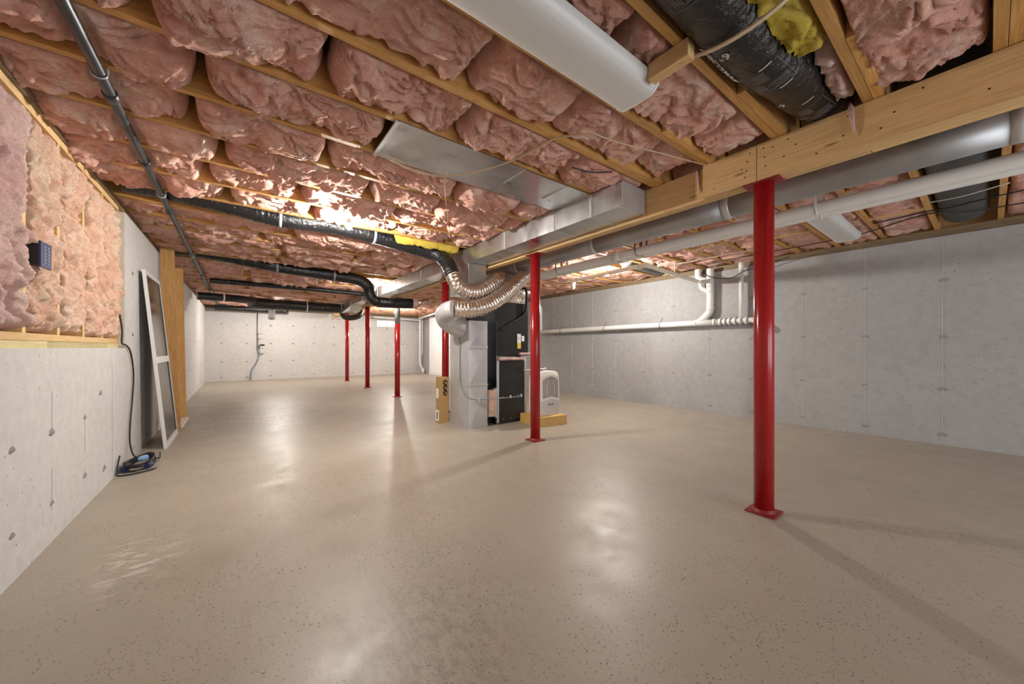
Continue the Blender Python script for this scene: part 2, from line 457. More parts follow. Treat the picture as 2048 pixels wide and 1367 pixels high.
wb.box(XL, DX0, YB - 0.26, YB, 0, ZW); wb.box(DX1, XR, YB - 0.26, YB, 0, ZW); wb.box(DX0, DX1, YB - 0.26, YB, DZ1, ZW)
wall_back = struct(wb.build('wall_back', 'concrete_white'), 'pale concrete wall at the near end with an added wide glazed door letting in daylight')
# window, and an added door that lets in soft daylight
def glazed(name, x0, x1, z0, z1, y, n, fr=0.04, mat='white'):
    e = empty(name, ((x0 + x1) / 2, y, z0)); struct(e)
    f = MB(); t = 0.03
    f.box(x0, x1, y - t, y + t, z0, z0 + fr); f.box(x0, x1, y - t, y + t, z1 - fr, z1)
    for i in range(n + 1):
        xc = x0 + (x1 - x0) * i / n
        a = max(x0, xc - fr / 2 - (fr / 2 if i == n else 0)); f.box(a, min(x1, a + fr), y - t, y + t, z0 + fr, z1 - fr)
    f.build('window_frame', mat, e)
    for i in range(n):
        a = x0 + (x1 - x0) * i / n + fr / 2; b = x0 + (x1 - x0) * (i + 1) / n - fr / 2
        MB().box(a, b, y - 0.004, y + 0.004, z0 + fr, z1 - fr).build('pane', 'glass', e)
    return e
struct(glazed('window_1', WX0, WX1, WZ0, WZ1, YF + 0.1, 2, 0.03), 'small bright two-pane basement window high in the end wall')
struct(glazed('door_added', DX0, DX1, 0.0, DZ1, YB - 0.12, 3, 0.07), 'added wide glazed sliding door supplying soft daylight from the unseen near end wall')
if PORTAL:
    for nm, x0, x1, z0, z1, y, rx in (('added_door_portal', DX0, DX1, 0.0, DZ1, YB - 0.02, math.radians(90)),):
        ld = bpy.data.lights.new(nm, 'AREA'); ld.shape = 'RECTANGLE'; ld.size = x1 - x0; ld.size_y = z1 - z0
        ld.cycles.is_portal = True  # guides sky light in through the added door
        lo = bpy.data.objects.new(nm, ld); lo.location = ((x0 + x1) / 2, y, (z0 + z1) / 2); lo.rotation_euler = (rx, 0, 0); col.objects.link(lo)

# raw end face where the tall wall starts, with a ragged edge
me_ = MB()
zs = np.linspace(ZL, ZW, 22)
for a, b in zip(zs[:-1], zs[1:]):
    w0 = 0.006 * random.random()
    me_.box(XL - 0.22, XL - 0.002 - w0, PY1 - 0.006, PY1 + 0.002, a, b)
me_.build('wall_end_face', 'concrete_warm', wall_left)

# form seams and tie marks
tie_me = None
def tie_marks(wall, pts, axis):
    global tie_me
    if tie_me is None:
        b = MB(); vs = [(0, 0, 0.005)]; n = 9
        for j in range(n):
            a = 2 * math.pi * j / n; r = 0.5 + 0.35 * random.random(); vs.append((math.cos(a) * r, math.sin(a) * r * 0.7, 0.004 * random.random()))
        for j in range(n):
            a = 2 * math.pi * j / n; vs.append((math.cos(a) * 1.0, math.sin(a) * 0.75, -0.003))
        fs = [(0, 1 + j, 1 + (j + 1) % n) for j in range(n)] + [(1 + j, 1 + n + j, 1 + n + (j + 1) % n, 1 + (j + 1) % n) for j in range(n)]
        b.add(vs, fs); tie_me = b.mesh('tie_mark'); tie_me.materials.append(M['tie'])
    for p in pts:
        o = bpy.data.objects.new('tie_mark', tie_me); col.objects.link(o); o.parent = wall
        o.location = p; s = random.uniform(0.024, 0.04)
        o.scale = (s * 1.35, s, 1)
        o.rotation_euler = {'-X': (math.radians(90), 0, math.radians(-90)), '+X': (math.radians(90), 0, math.radians(90)), '-Y': (math.radians(90), 0, 0)}[axis]
        o['_base'] = (0, 0, 0)
TZ = (0.115, 0.63, 1.23, 1.85)
pts = []
for k in range(-1, 16):
    y = 0.318 + 0.631 * k
    if y > 9.5: break
    MB().add([(XR, y - 0.004, 0.05), (XR - 0.005, y, 0.05), (XR, y + 0.004, 0.05), (XR, y - 0.004, ZW), (XR - 0.005, y, ZW), (XR, y + 0.004, ZW)], [(0, 1, 4, 3), (1, 2, 5, 4), (0, 2, 1), (3, 4, 5)]).build('form_seam', 'seam', wall_right)
    pts += [(XR - 0.001, y + random.uniform(-.01, .01), z + random.uniform(-.015, .015)) for z in TZ]
tie_marks(wall_right, pts, '-X')
pts = []
for k in range(0, 11):
    x = -0.45 + 0.66 * k
    if x > 6.2: break
    if k % 2 == 0 or True:
        MB().add([(x - 0.004, YF, 0.05), (x, YF - 0.003, 0.05), (x + 0.004, YF, 0.05), (x - 0.004, YF, 1.9), (x, YF - 0.003, 1.9), (x + 0.004, YF, 1.9)], [(0, 3, 4, 1), (1, 4, 5, 2), (0, 1, 2), (3, 5, 4)]).build('form_seam', 'concrete_white', wall_far)
    pts += [(x, YF - 0.001, z + random.uniform(-.015, .015)) for z in TZ]
tie_marks(wall_far, pts, '-Y')
pts = [(XL + 0.001, y, z) for y in (2.75, 3.2, 3.75) for z in (0.22, 0.62) ] + [(XL + 0.001, 4.1, 0.75), (XL + 0.001, 4.2, 0.15)]
for k in range(0, 14):
    y = 5.15 + 0.66 * k
    if y > 14.5: break
    pts += [(XL + 0.001, y, z + random.uniform(-.015, .015)) for z in TZ]
tie_marks(wall_left, pts, '+X')
for y, z0, z1 in ((3.2, 0.18, 0.42), (3.2, 0.6, 0.85), (3.75, 0.38, 0.62), (4.42, 0.05, 0.95), (5.65, 0.0, ZW), (6.3, 0.0, ZW)):
    MB().add([(XL, y - 0.0018, z0), (XL + 0.001, y, z0), (XL, y + 0.0018, z0), (XL, y - 0.0018, z1), (XL + 0.001, y, z1), (XL, y + 0.0018, z1)], [(0, 3, 4, 1), (1, 4, 5, 2), (0, 1, 2), (3, 5, 4)]).build('form_seam', 'grey_dark' if y < 5 else 'concrete_white', wall_left)

# white partition by the right wall, far end
wall_part = struct(box('wall_partition', 'drywall', (6.18, XR - 0.001, 10.4, 13.75, 0, ZW - 0.02)), 'white drywall partition along the right wall at the far end')
bb = struct(box('baseboard_right', 'white', (6.165, 6.179, 10.4, 13.75, 0, 0.09), bev=0.003), 'white baseboard of the drywall partition')

# sill plates on the walls
for x0, x1, w in ((XL - 0.15, XL - 0.02, wall_left), (XR + 0.02, XR + 0.15, wall_right)):
    for y0, y1 in ((YB, PY0), (PY1, 9.6), (9.605, YF)) if w is wall_left else ((YB, 1.9), (1.905, 6.4), (6.405, YF)):
        box('sill_plate', 'dark_wood', (x0, x1, y0, y1, ZW, ZW + 0.045), w)
        box('sill_plate', 'dark_wood', (x0 + 0.008, x1 - 0.008, y0, y1, ZW + 0.047, ZJ), w)
for y0, y1 in ((0.02, 1.0),):
    pass
box('sill_plate', 'dark_wood', (XL - 0.2, XR + 0.2, YF + 0.02, YF + 0.15, ZW, ZJ), wall_far)
box('rim_board', 'wood_y', (XL - 0.17, XL - 0.155, YB, YF, ZJ, ZD), ceiling)
box('rim_board', 'wood_y', (XR + 0.155, XR + 0.17, YB, YF, ZJ, ZD), ceiling)
box('rim_board', 'wood_x', (XL - 0.1, XR + 0.1, YF + 0.02, YF + 0.06, ZJ, ZD), ceiling)
box('rim_board', 'wood_x', (XL - 0.1, XR + 0.1, YB - 0.06, YB - 0.02, ZW, ZD), ceiling)

# pony wall frame
STUDS = [3.02 + 0.45 * k for k in range(-7, 5)]
SX0, SX1 = XL - 0.16, XL - 0.045
for y in STUDS:
    if y > PY0: box('stud', 'wood_z', (SX0, SX1, y - 0.02, y + 0.02, ZL + 0.08, ZW), wall_left)
for a, b in ((PY0, 1.2), (1.203, 3.28), (3.283, 4.45), (4.453, PY1 - 0.01)):
    box('bottom_plate', 'green_wood', (SX0, SX1 + 0.008, a, b, ZL, ZL + 0.039), wall_left)
for a, b in ((PY0, 2.0), (2.003, 3.35), (3.353, 4.55), (4.553, PY1 - 0.01)):
    box('bottom_plate', 'wood_y', (SX0, SX1 + 0.004, a, b, ZL + 0.041, ZL + 0.08), wall_left)
for a, b in ((PY0, 3.5), (3.503, PY1 - 0.01)):
    box('top_plate', 'wood_y', (SX0, SX1 + 0.004, a, b, ZW + 0.001, ZW + 0.043), wall_left)
    box('top_plate', 'dark_wood', (SX0, SX1 + 0.02, a, b, ZW + 0.045, ZJ), wall_left)
box('sheathing', 'deck', (SX0 - 0.03, SX0 - 0.005, PY0, PY1, ZL, ZW), wall_left)

# joists
JK = range(-7, 35)
jl = MB().box(-2.0, 2.0, -0.02, 0.02, -0.125, 0.125).mesh('joist'); jl.materials.append(M['wood_x'])
jr = MB().box(-2.18, 2.18, -0.02, 0.02, -0.125, 0.125).mesh('joist'); jr.materials.append(M['wood_x'])
for k in JK:
    for me, x, dy in ((jl, XL - 0.15 + 2.0, 0.0), (jr, 6.47 - 2.18, -0.042)):
        o = bpy.data.objects.new('joist', me); col.objects.link(o); o.parent = ceiling
        o.location = (x, JY(k) + dy, ZJ + 0.127); o['_base'] = (0, 0, 0)
# blocking
MBk = MB().box(1.545, 1.60, 0.785, 0.974, ZJ - 0.075, ZJ - 0.001)
MBk.build('blocking', 'wood_y', ceiling)
for x, k in ((5.25, 3), (5.0, 5), (5.3, 1), (4.3, 4), (4.5, 7), (5.2, 8), (4.2, 12)):
    box('blocking', 'wood_y', (x, x + 0.04, JY(k) - 0.021, JY(k + 1) - 0.063, ZJ, ZJ + 0.09), ceiling)

# ================================================================== BEAM AND POSTS
beam = empty('support_beam', (XP, 1.0, 2.2), 'built-up timber main beam resting on the red steel posts', 'beam')
def ply(x0, x1, cuts):
    for a, b in zip(cuts[:-1], cuts[1:]):
        box('beam_ply', 'wood_y', (x0, x1, a + 0.0015, b - 0.0015, 2.2, ZJ - 0.001), beam, bev=0.003)
ply(2.735, 2.774, [YB, 0.93, 1.28])
ply(2.776, 2.819, [YB, -1.4, 2.1, 5.58, 9.1, 14.6])
ply(2.821, 2.865, [YB, 0.4, 3.25, 7.92, 12.2, 14.6])
# nail heads on the front ply
nh = MB()
for y, z in ((0.97, 2.40), (0.985, 2.35), (0.99, 2.29), (1.0, 2.25), (1.02, 2.31), (0.89, 2.4), (0.885, 2.34), (0.88, 2.28), (0.84, 2.385), (0.78, 2.30), (0.76, 2.40), (0.5, 2.3), (0.48, 2.40), (0.3, 2.33), (0.2, 2.40), (0.0, 2.28), (-0.1, 2.39), (0.62, 2.25), (0.72, 2.35), (1.2, 2.24), (0.35, 2.27)):
    nh.cyl((2.733, y, z), (2.7355, y, z), 0.0045, 8)
nh.build('nail_heads', 'ink', beam)

post_labels = ['red steel post under the beam joint, standing alone in the open floor',
               'red steel post in front of the furnace and dehumidifier',
               'red steel post behind the galvanized return duct and tall cardboard box',
               'red steel post with bare grey top section, in front of the window',
               'red steel post between the grey-topped post and the farthest post',
               'farthest red steel post, beside the drooping black duct']
for i, y in enumerate(POST_Y):
    p = empty('steel_post', (XP, y, 0), post_labels[i], 'post', 'red steel posts under the beam')
    r = 0.058
    sh = MB()
    if i == 3:
        sh.cyl((XP, y, 0.012), (XP, y, 1.62), r, 28); sh.build('shaft', 'red', p)
        MB().cyl((XP, y, 1.62), (XP, y, 2.19), r, 28).build('bare_top', 'primer', p)
    else:
        sh.cyl((XP, y, 0.012), (XP, y, 2.19), r, 28); sh.build('shaft', 'red', p)
    MB().lathe([(r, 0.03), (r + 0.012, 0.012)], (XP, y, 0), 28).build('weld_collar', 'red_plate', p)
    box('base_plate', 'red_plate', (XP - 0.085, XP + 0.085, y - 0.085, y + 0.085, 0.0, 0.012), p, bev=0.002)
    box('top_plate', 'red_plate', (XP - 0.068, XP + 0.068, y - 0.105, y + 0.105, 2.188, 2.199), p, bev=0.002)

# ================================================================== INSULATION
KEEP_OUT = [(3.24, 3.46, -4, 6), (6.12, 6.33, 2.25, 3.08), (-0.86, -0.68, 6.57, 6.67), (0.62, 0.84, 12.0, 12.2), (0.05, 2.5, 11.4, 12.0), (-0.5, 2.45, 8.98, 9.13), (-0.65, 1.35, 14.4, 14.6), (3.02, 3.24, 12.07, 12.29), (-0.565, -0.495, -4, 15), (2.43, 2.9, 1.7, 15), (0.38, 1.66, 0.96, 1.24), (4.48, 5.78, 0.88, 1.16), (0.80, 0.94, 3.77, 3.91), (4.76, 4.90, 3.73, 3.87), (2.17, 2.31, 7.64, 7.78), (3.75, 4.03, -3, 7), (4.58, 4.70, 2.9, 4.4), (4.6, 6.3, 2.9, 3.0)]
CABLES = [
    ([(0.84, 2.53, 2.418), (1.0, 2.55, 2.40), (1.19, 2.46, 2.37), (1.35, 2.28, 2.37), (1.49, 2.05, 2.39), (1.56, 1.81, 2.405), (1.60, 1.66, 2.425), (1.66, 1.53, 2.40), (1.72, 1.49, 2.38)], 0.0065, 'cable_tan', 'tan cable drooping across the galvanized sheet'),
    ([(1.26, 2.50, 2.428), (1.30, 2.60, 2.36), (1.40, 2.78, 2.325), (1.54, 3.02, 2.325), (1.66, 3.25, 2.36), (1.74, 3.40, 2.436)], 0.0025, 'cable_tan', 'thin string hanging from the galvanized sheet towards the furnace'),
    ([(1.64, 1.47, 2.405), (1.89, 1.40, 2.38), (2.2, 1.33, 2.39), (2.5, 1.28, 2.41), (2.72, 1.25, 2.43)], 0.004, 'cable_tan', 'thin tan wire reaching the top of the beam'),
    ([(1.95, 1.85, 2.42), (2.1, 1.80, 2.41), (2.25, 1.72, 2.425)], 0.005, 'cable_black', 'short black cable under the batts near the end of the trunk'),
    ([(5.15, -1.6, 2.42), (5.25, -0.3, 2.42), (5.24, 0.05, 2.404), (5.30, 0.2, 2.404), (5.36, 0.38, 2.425), (5.40, 0.75, 2.42)], 0.006, 'cable_black', 'black cable crossing the dark duct over the grey wall'),
    ([(5.72, -1.6, 2.42), (5.72, -0.2, 2.42), (5.58, 0.17, 2.404), (5.47, 0.40, 2.425), (5.80, 0.95, 2.42), (5.86, 1.65, 2.42), (5.84, 2.3, 2.41), (5.9, 2.6, 2.42)], 0.006, 'cable_black', 'black cable passing the end of the wraparound light by the grey wall'),
    ([(4.30, -1.6, 2.42), (4.28, -0.1, 2.425), (4.27, 0.15, 2.41), (4.26, 0.45, 2.425), (4.2, 0.8, 2.43)], 0.005, 'cable_white', 'pale cable stapled above the paired white pipes'),
    ([(4.95, -0.1, 2.425), (4.97, 0.15, 2.40), (5.03, 0.38, 2.425)], 0.005, 'cable_white', 'short pale cable slung under the dark duct'),
    ([(6.225 - 0.06, 2.9, 2.34), (6.225 - 0.07, 2.75, 2.25), (6.225 - 0.02, 2.55, 2.20), (6.225, 2.42, 2.21), (6.225 - 0.06, 2.28, 2.26), (6.225 - 0.05, 2.0, 2.31), (6.225 - 0.05, 1.7, 2.37)], 0.007, 'cable_black', 'black cable sagging in front of the white drain stack'),
    ([(5.6, 1.75, 2.43), (5.5, 2.3, 2.41), (5.55, 2.9, 2.42), (5.45, 3.3, 2.42)], 0.005, 'cable_white', 'pale cable under the batts beyond the wraparound light'),
]
CABLE_PTS = np.concatenate([np.c_[resample(smooth_path(c[0], 8), 0.012), np.full(len(resample(smooth_path(c[0], 8), 0.012)), c[1])] for c in CABLES])
def pillow(x0, x1, y0, y1, ztop, depth, sag, cell, seed, spill=0.012, amp=1.0):
    """soft hanging batt: returns verts, faces; bottom side is the visible one"""
    nu = max(7, int((y1 - y0) / cell) + 1); nv = max(9, int((x1 - x0) / cell) + 1)
    u = np.linspace(-1, 1, nu)[:, None] * np.ones((1, nv)); v = np.ones((nu, 1)) * np.linspace(-1, 1, nv)[None, :]
    # denser rows near the borders so that the sides curl smoothly
    u = np.sin(u * math.pi / 2) * 0.35 + u * 0.65; v = np.sin(v * math.pi / 2) * 0.2 + v * 0.8
    L = (x1 - x0); W = (y1 - y0)
    X = (x0 + x1) / 2 + v * L / 2; Y = (y0 + y1) / 2 + u * W / 2
    s = seed * 7.31
    endp = np.clip((1 - np.abs(v)) * L / 2 / 0.075, 0, 1); endp = np.sqrt(1 - (1 - endp) ** 2)
    sidep = np.clip((1 - np.abs(u)) * W / 2 / 0.038, 0, 1); sidep = np.sqrt(1 - (1 - sidep) ** 2)
    body = endp * sidep
    big = pnoise(X * 3.0, Y * 3.4, s); wx = pnoise(X * 5, Y * 5, s + 50) * 0.10; wy = pnoise(X * 5, Y * 5, s + 60) * 0.10
    mid = pnoise((X + wx) * 7, (Y + wy) * 9, s + 3)
    bil = np.abs(pnoise((X + wx * 1.5) * 8.5, (Y + wy * 1.5) * 11, s + 9)) * 2.0
    bil2 = np.abs(pnoise((X + wx * 2) * 19 + mid, (Y + wy * 2) * 23, s + 12)) * 2.0
    rid = 1 - np.abs(pnoise((X + wx * 2.5) * 24 + mid * 1.5, (Y + wy) * 30, s + 17)) * 2.4
    rid2 = 1 - np.abs(pnoise(X * 48 + mid * 3, Y * 55, s + 21)) * 2.2
    drop = depth * body + sag * endp * (0.35 + 0.65 * np.cos(u * math.pi / 2)) * (1 + 0.8 * big)
    drop += amp * body * (0.030 * big + 0.018 * mid + 0.034 * (bil - 0.5) + 0.016 * (bil2 - 0.5) + 0.008 * rid + 0.0045 * rid2)
    Z = ztop - drop
    low = np.clip((ZJ - Z) / 0.03, 0, 1)
    Y = Y + np.sign(u) * np.abs(u) ** 2 * spill * low * (1.0 + 1.6 * mid) + 0.006 * amp * mid * sidep
    X = X + 0.010 * amp * pnoise(X * 10, Y * 10, s + 40) * endp + np.where(v > 0, 1, -1) * (np.abs(v) > 0.93) * 0.012 * mid
    for (ax0, ax1, ay0, ay1) in KEEP_OUT:      # things fixed under the joists press the batts up
        dist = np.maximum(np.maximum(ax0 - X, X - ax1), np.maximum(ay0 - Y, Y - ay1))
        Z = np.maximum(Z, ZJ + 0.004 - np.clip(dist, 0, 1) * 1.1)
    near_c = CABLE_PTS[(CABLE_PTS[:, 0] > x0 - 0.1) & (CABLE_PTS[:, 0] < x1 + 0.1) & (CABLE_PTS[:, 1] > y0 - 0.1) & (CABLE_PTS[:, 1] < y1 + 0.1)]
    for cx, cy, cz, cr in near_c:              # a cable lies in a soft groove of the batt above it
        Z = np.maximum(Z, cz + cr + 0.003 - np.clip(np.hypot(X - cx, Y - cy) - cr - 0.006, 0, 1) * 1.6)
    V = np.stack([X, Y, Z], -1).reshape(-1, 3)
    F = grid_faces(nu, nv)[:, ::-1]
    ring = [j for j in range(nv)] + [i * nv + nv - 1 for i in range(1, nu)] + [(nu - 1) * nv + j for j in range(nv - 2, -1, -1)] + [i * nv for i in range(nu - 2, 0, -1)]
    V[ring, 2] = np.maximum(V[ring, 2], ztop - 0.004)
    return V, F, ring[::-1]
NB = [0]
def batt(x0, x1, y0, y1, label, group, mat='pink', ztop=2.64, depth=0.19, sag=0.02, cell=0.02, spill=0.012, amp=1.0, name='insulation_batt', fix=False):
    NB[0] += 1
    V, F, ring = pillow(x0, x1, y0, y1, ztop, depth, sag, cell, NB[0], spill, amp)
    base = np.array([(x0 + x1) / 2, (y0 + y1) / 2, ztop]); me = fast_mesh(name, V - base, F, [ring])
    me.materials.append(M[mat])
    o = bpy.data.objects.new(name, me); o.location = base; o['_base'] = tuple(base); col.objects.link(o)
    return tag(o, label, 'insulation', group)
LBL_L = 'puffy pink fiberglass batt sagging between the joists over the open floor'
GRP_L = 'ceiling batts between the left wall and the beam'
LBL_R = 'flat pink fiberglass batt between the joists beyond the beam, by the grey wall'
GRP_R = 'ceiling batts between the beam and the grey wall'
R2 = random.Random(21)
def side(s0, s1, xa, xb, ta, tb):
    return ta if s0 < xa + 0.05 else tb if s1 > xb - 0.05 else 'mid bay'
def left_label(k, s0, s1):
    z = ('sagging pink batt in bays short of the printed black duct' if k < 1 else 'pink batt in the bay of the printed black duct' if k == 1 else
         'pink batt in bays along the wraparound light, timber beam side' if k < 4 else 'plump pink batt between wraparound light and galvanized sheet' if k == 4 else
         'pink batt in line with the galvanized sheet' if k == 5 else 'sagging pink batt between galvanized sheet and lit bulb' if k < 8 else
         'brightly lit pink batt in bays touching the first bare bulb' if k < 10 else 'thin pink batt tucked above the strapped long black duct' if k == 10 else
         'pink batt in bays between the two strapped black ducts' if k < 16 else 'thin pink batt above the black duct that drops' if k == 16 else
         'pink batt in bays between the dropping duct and the thick duct' if k < 27 else 'pink batt in bays past the thick duct, at the end wall')
    return z + ', ' + side(s0, s1, XL - 0.1, 2.72, 'at the left wall', 'at the beam')
def right_label(k, s0, s1):
    z = ('flat pink batt in bays short of the wide dark duct' if k < 0 else 'flat pink batt in bays above the crossing wraparound light' if k < 4 else
         'flat pink batt in bays above the white drain stack' if k < 7 else 'flat pink batt in bays round the bulb by the drain branch' if k < 11 else
         'flat pink batt in bays behind the furnace' if k < 24 else 'flat pink batt in bays by the drywall partition')
    return z + ', ' + side(s0, s1, 2.9, XR + 0.1, 'at the beam', 'at the grey wall')
def cellsize(x, y):
    d = math.hypot(x, y)
    return 0.0085 if d < 3.0 else 0.0125 if d < 5.5 else 0.026 if d < 9 else 0.036
def segs(x0, x1, lo, hi):
    out = []; x = x0
    while x < x1 - 0.12:
        l = R2.uniform(lo, hi); e = x + l
        if e > x1 - 0.35: e = x1
        out.append((x, e)); x = e + 0.022
    return out
for k in range(-4, 34):
    ya, yb = JY(k) + 0.022, JY(k + 1) - 0.022
    yc = (ya + yb) / 2
    x0, x1 = XL - 0.1, 2.72
    near = yc < 8
    lo, hi = (0.55, 1.0) if yc < 4.4 else (0.8, 1.5) if near else (1.0, 1.7)
    runs = [(x0, x1)]
    depth, sagm = 0.185, 1.0
    if k == 1: runs = [(x0, 0.27)]
    if k == 5: runs = [(x0, 0.73)]
    if k in (10, 16): depth, sagm = 0.045, 0.0
    if k < -1: lo, hi = 1.2, 1.8
    for a, b in runs:
        for (s0, s1) in segs(a, b, lo, hi):
            sg = R2.uniform(0.005, 0.06) * sagm * (1.0 if near else 0.8)
            if k in (2, 3) and s0 > 0.2: sg = min(sg, 0.012)
            yb2 = yb if s0 < 2.0 else yb - 0.04          # the lapped right-hand joist takes its room
            batt(s0, s1, ya, yb2 - (0.0 if s0 < 2.0 else 0.0), left_label(k, s0, s1), GRP_L, 'pink', 2.65 if sagm else 2.69, depth + R2.uniform(-0.01, 0.015), sg, cellsize((s0 + s1) / 2, yc), 0.012 if sagm == 1 else 0.0, (0.72 if k <= 3 else 1.0) if sagm == 1 else 0.25)
    ya, yb = JY(k) - 0.02, JY(k + 1) - 0.064
    x0, x1 = (3.0 if k == 1 else 2.9), XR + 0.1
    if k == 0: runs = []
    elif k == 8: runs = [(x0, 4.75)]
    else: runs = [(x0, x1)]
    for a, b in runs:
        for (s0, s1) in segs(a, b, 0.8 if yc < 6 else 1.2, 1.5 if yc < 6 else 1.8):
            ya2 = ya + (0.042 if s0 < 3.1 else 0.0)
            batt(s0, s1, ya2, yb, right_label(k, s0, s1), GRP_R, 'pink', 2.65, 0.185 + R2.uniform(-0.01, 0.01), R2.uniform(0.0, 0.025), max(0.016, cellsize((s0 + s1) / 2, yc)), 0.006, 0.75)
# odd pieces in the flexible-duct bay
yA, yB_ = JY(1) + 0.022, JY(2) - 0.022
b_yellow = tag(batt(1.2, 2.14, yA, yA + 0.20, '', None, 'yellow', 2.68, 0.20, 0.035, 0.010, 0.0, amp=0.75), 'yellow fiberglass chunk stuffed beside the black printed duct', 'insulation')
b_tuft = tag(batt(2.16, 2.72, yA, yA + 0.15, '', None, 'rose', 2.68, 0.20, 0.02, 0.0125, 0.0), 'small pink tuft between the printed black duct end and the beam', 'insulation')
b_strip = tag(batt(2.2, 2.72, yB_ - 0.12, yB_ - 0.045, '', None, 'pink', 2.68, 0.18, 0.0, 0.0125, 0.0, amp=0.5), 'narrow pink strip behind the printed black duct end, against lapped joist', 'insulation')
b_roll = tag(batt(1.48, 2.40, JY(10) + 0.024, JY(10) + 0.125, '', None, 'yellow', 2.60, 0.19, 0.05, 0.012, 0.0, amp=0.45), 'yellow fiberglass roll hanging over the black duct near the furnace', 'insulation')
def press(o, path, radii, side):
    P = np.array(path); co = np.empty(len(o.data.vertices) * 3, np.float32); o.data.vertices.foreach_get('co', co)
    W = co.reshape(-1, 3) + np.array(o.location)
    k = np.argsort(P[:, 0]); yc = np.interp(W[:, 0], P[k, 0], P[k, 1]); zc = np.interp(W[:, 0], P[k, 0], P[k, 2])
    R = np.interp(np.interp(W[:, 0], P[k, 0], k / (len(P) - 1.0)), np.linspace(0, 1, len(radii)), radii)
    h = np.sqrt(np.maximum(R ** 2 - (W[:, 2] - zc) ** 2, 0)); inside = np.abs(W[:, 2] - zc) < R
    lim = yc + side * h
    W[:, 1] = np.where(inside, np.minimum(W[:, 1], lim) if side < 0 else np.maximum(W[:, 1], lim), W[:, 1])
    o.data.vertices.foreach_set('co', (W - np.array(o.location)).astype(np.float32).reshape(-1)); o.data.update()
PRINT_PATH = smooth_path([(0.30, 0.675, 2.53), (1.0, 0.675, 2.52), (1.6, 0.675, 2.513), (1.95, 0.665, 2.51), (2.25, 0.632, 2.515), (2.55, 0.62, 2.535), (2.76, 0.60, 2.565), (2.95, 0.60, 2.58)], 14)
PRINT_R = [0.132, 0.132, 0.132, 0.132, 0.13, 0.124, 0.112, 0.107]
F1_PATH = smooth_path([(-0.80, 4.48, 2.53), (-0.50, 4.48, 2.53), (-0.1, 4.48, 2.50), (0.32, 4.48, 2.455), (0.9, 4.48, 2.475), (1.45, 4.50, 2.44), (1.95, 4.51, 2.38), (2.13, 4.45, 2.33), (2.19, 4.33, 2.22), (2.19, 4.22, 2.10), (2.195, 4.17, 2.02)], 12)
for o_, sd_ in ((b_yellow, -1), (b_tuft, -1), (b_strip, 1)): press(o_, PRINT_PATH, [r + 0.002 for r in PRINT_R], sd_)
press(b_roll, F1_PATH[:96], [0.099, 0.099], -1)
# wall batts in the pony wall
def wall_batt(y0, y1, label, mat, holes=True):
    NB[0] += 1
    z0, z1 = ZL + 0.082, ZW - 0.002
    cs = 0.0085 if y1 > 2.4 else 0.02
    nu = int((y1 - y0) / cs); nv = int((z1 - z0) / cs)
    u = np.linspace(-1, 1, nu)[:, None] * np.ones((1, nv)); v = np.ones((nu, 1)) * np.linspace(-1, 1, nv)[None, :]
    Y = (y0 + y1) / 2 + u * (y1 - y0) / 2; Z = (z0 + z1) / 2 + v * (z1 - z0) / 2
    s = NB[0] * 5.7
    su = np.clip((1 - np.abs(u)) * (y1 - y0) / 2 / 0.05, 0, 1); su = np.sqrt(1 - (1 - su) ** 2)
    sv = np.clip((1 - np.abs(v)) * (z1 - z0) / 2 / 0.06, 0, 1); sv = np.sqrt(1 - (1 - sv) ** 2)
    body = su * sv
    big = pnoise(Y * 3.5, Z * 3, s); mid = pnoise(Y * 9 + big, Z * 8, s + 3)
    rid = 1 - np.abs(pnoise(Y * 16 + mid * 2, Z * 13 + big * 2, s + 9)) * 2.4
    rid2 = 1 - np.abs(pnoise(Y * 34 + mid * 3, Z * 30, s + 13)) * 2.2
    tear = np.clip((pnoise(Y * 7, Z * 4.2, s + 31) - 0.38) / 0.2, 0, 1) if holes else 0
    D = 0.125 * body + body * (0.018 * big + 0.016 * mid + 0.03 * (np.abs(pnoise(Y * 11 + mid, Z * 9, s + 77)) * 2 - 0.5) + 0.012 * rid + 0.008 * rid2 + 0.003 * pnoise(Y * 70, Z * 70, s) - 0.045 * tear)
    Xc = SX0 + 0.002 + D
    Y = Y + np.sign(u) * np.abs(u) ** 3 * 0.016 * np.clip((Xc - SX1) / 0.01, 0, 1) * (1 + 1.5 * mid)
    V = np.stack([Xc, Y, Z + 0.006 * mid * body], -1).reshape(-1, 3)
    F = grid_faces(nu, nv)
    ring = [j for j in range(nv)] + [i * nv + nv - 1 for i in range(1, nu)] + [(nu - 1) * nv + j for j in range(nv - 2, -1, -1)] + [i * nv for i in range(nu - 2, 0, -1)]
    base = np.array([SX0, (y0 + y1) / 2, z0])
    me = fast_mesh('insulation_batt', V - base, F, [ring[::-1]][:1]); me.materials.append(M[mat])
    o = bpy.data.objects.new('insulation_batt', me); o.location = base; o['_base'] = tuple(base); col.objects.link(o)
    return tag(o, label, 'insulation', 'batts in the low frame wall above the concrete ledge')
ys = [y for y in STUDS if y > PY0]
wlab = {3.02: 'torn peach fiberglass batt in the wall frame, beside the black box',
        3.47: 'peach fiberglass wall batt between two others above the ledge, torn hollow at its edge',
        3.92: 'peach fiberglass wall batt with a stud end showing at its lower edge',
        4.37: 'last peach fiberglass wall batt beside the raw concrete end face'}
for a, b in zip(ys[:-1], ys[1:]):
    lab = wlab.get(round(a, 2), 'rosy fiberglass wall batt next to the stud behind the black box' if a > 2.4 else 'rosy fiberglass wall batt further back from the black box')
    o = wall_batt(a + 0.021, b - 0.021, lab, 'peach' if a > 3.0 else 'rose')

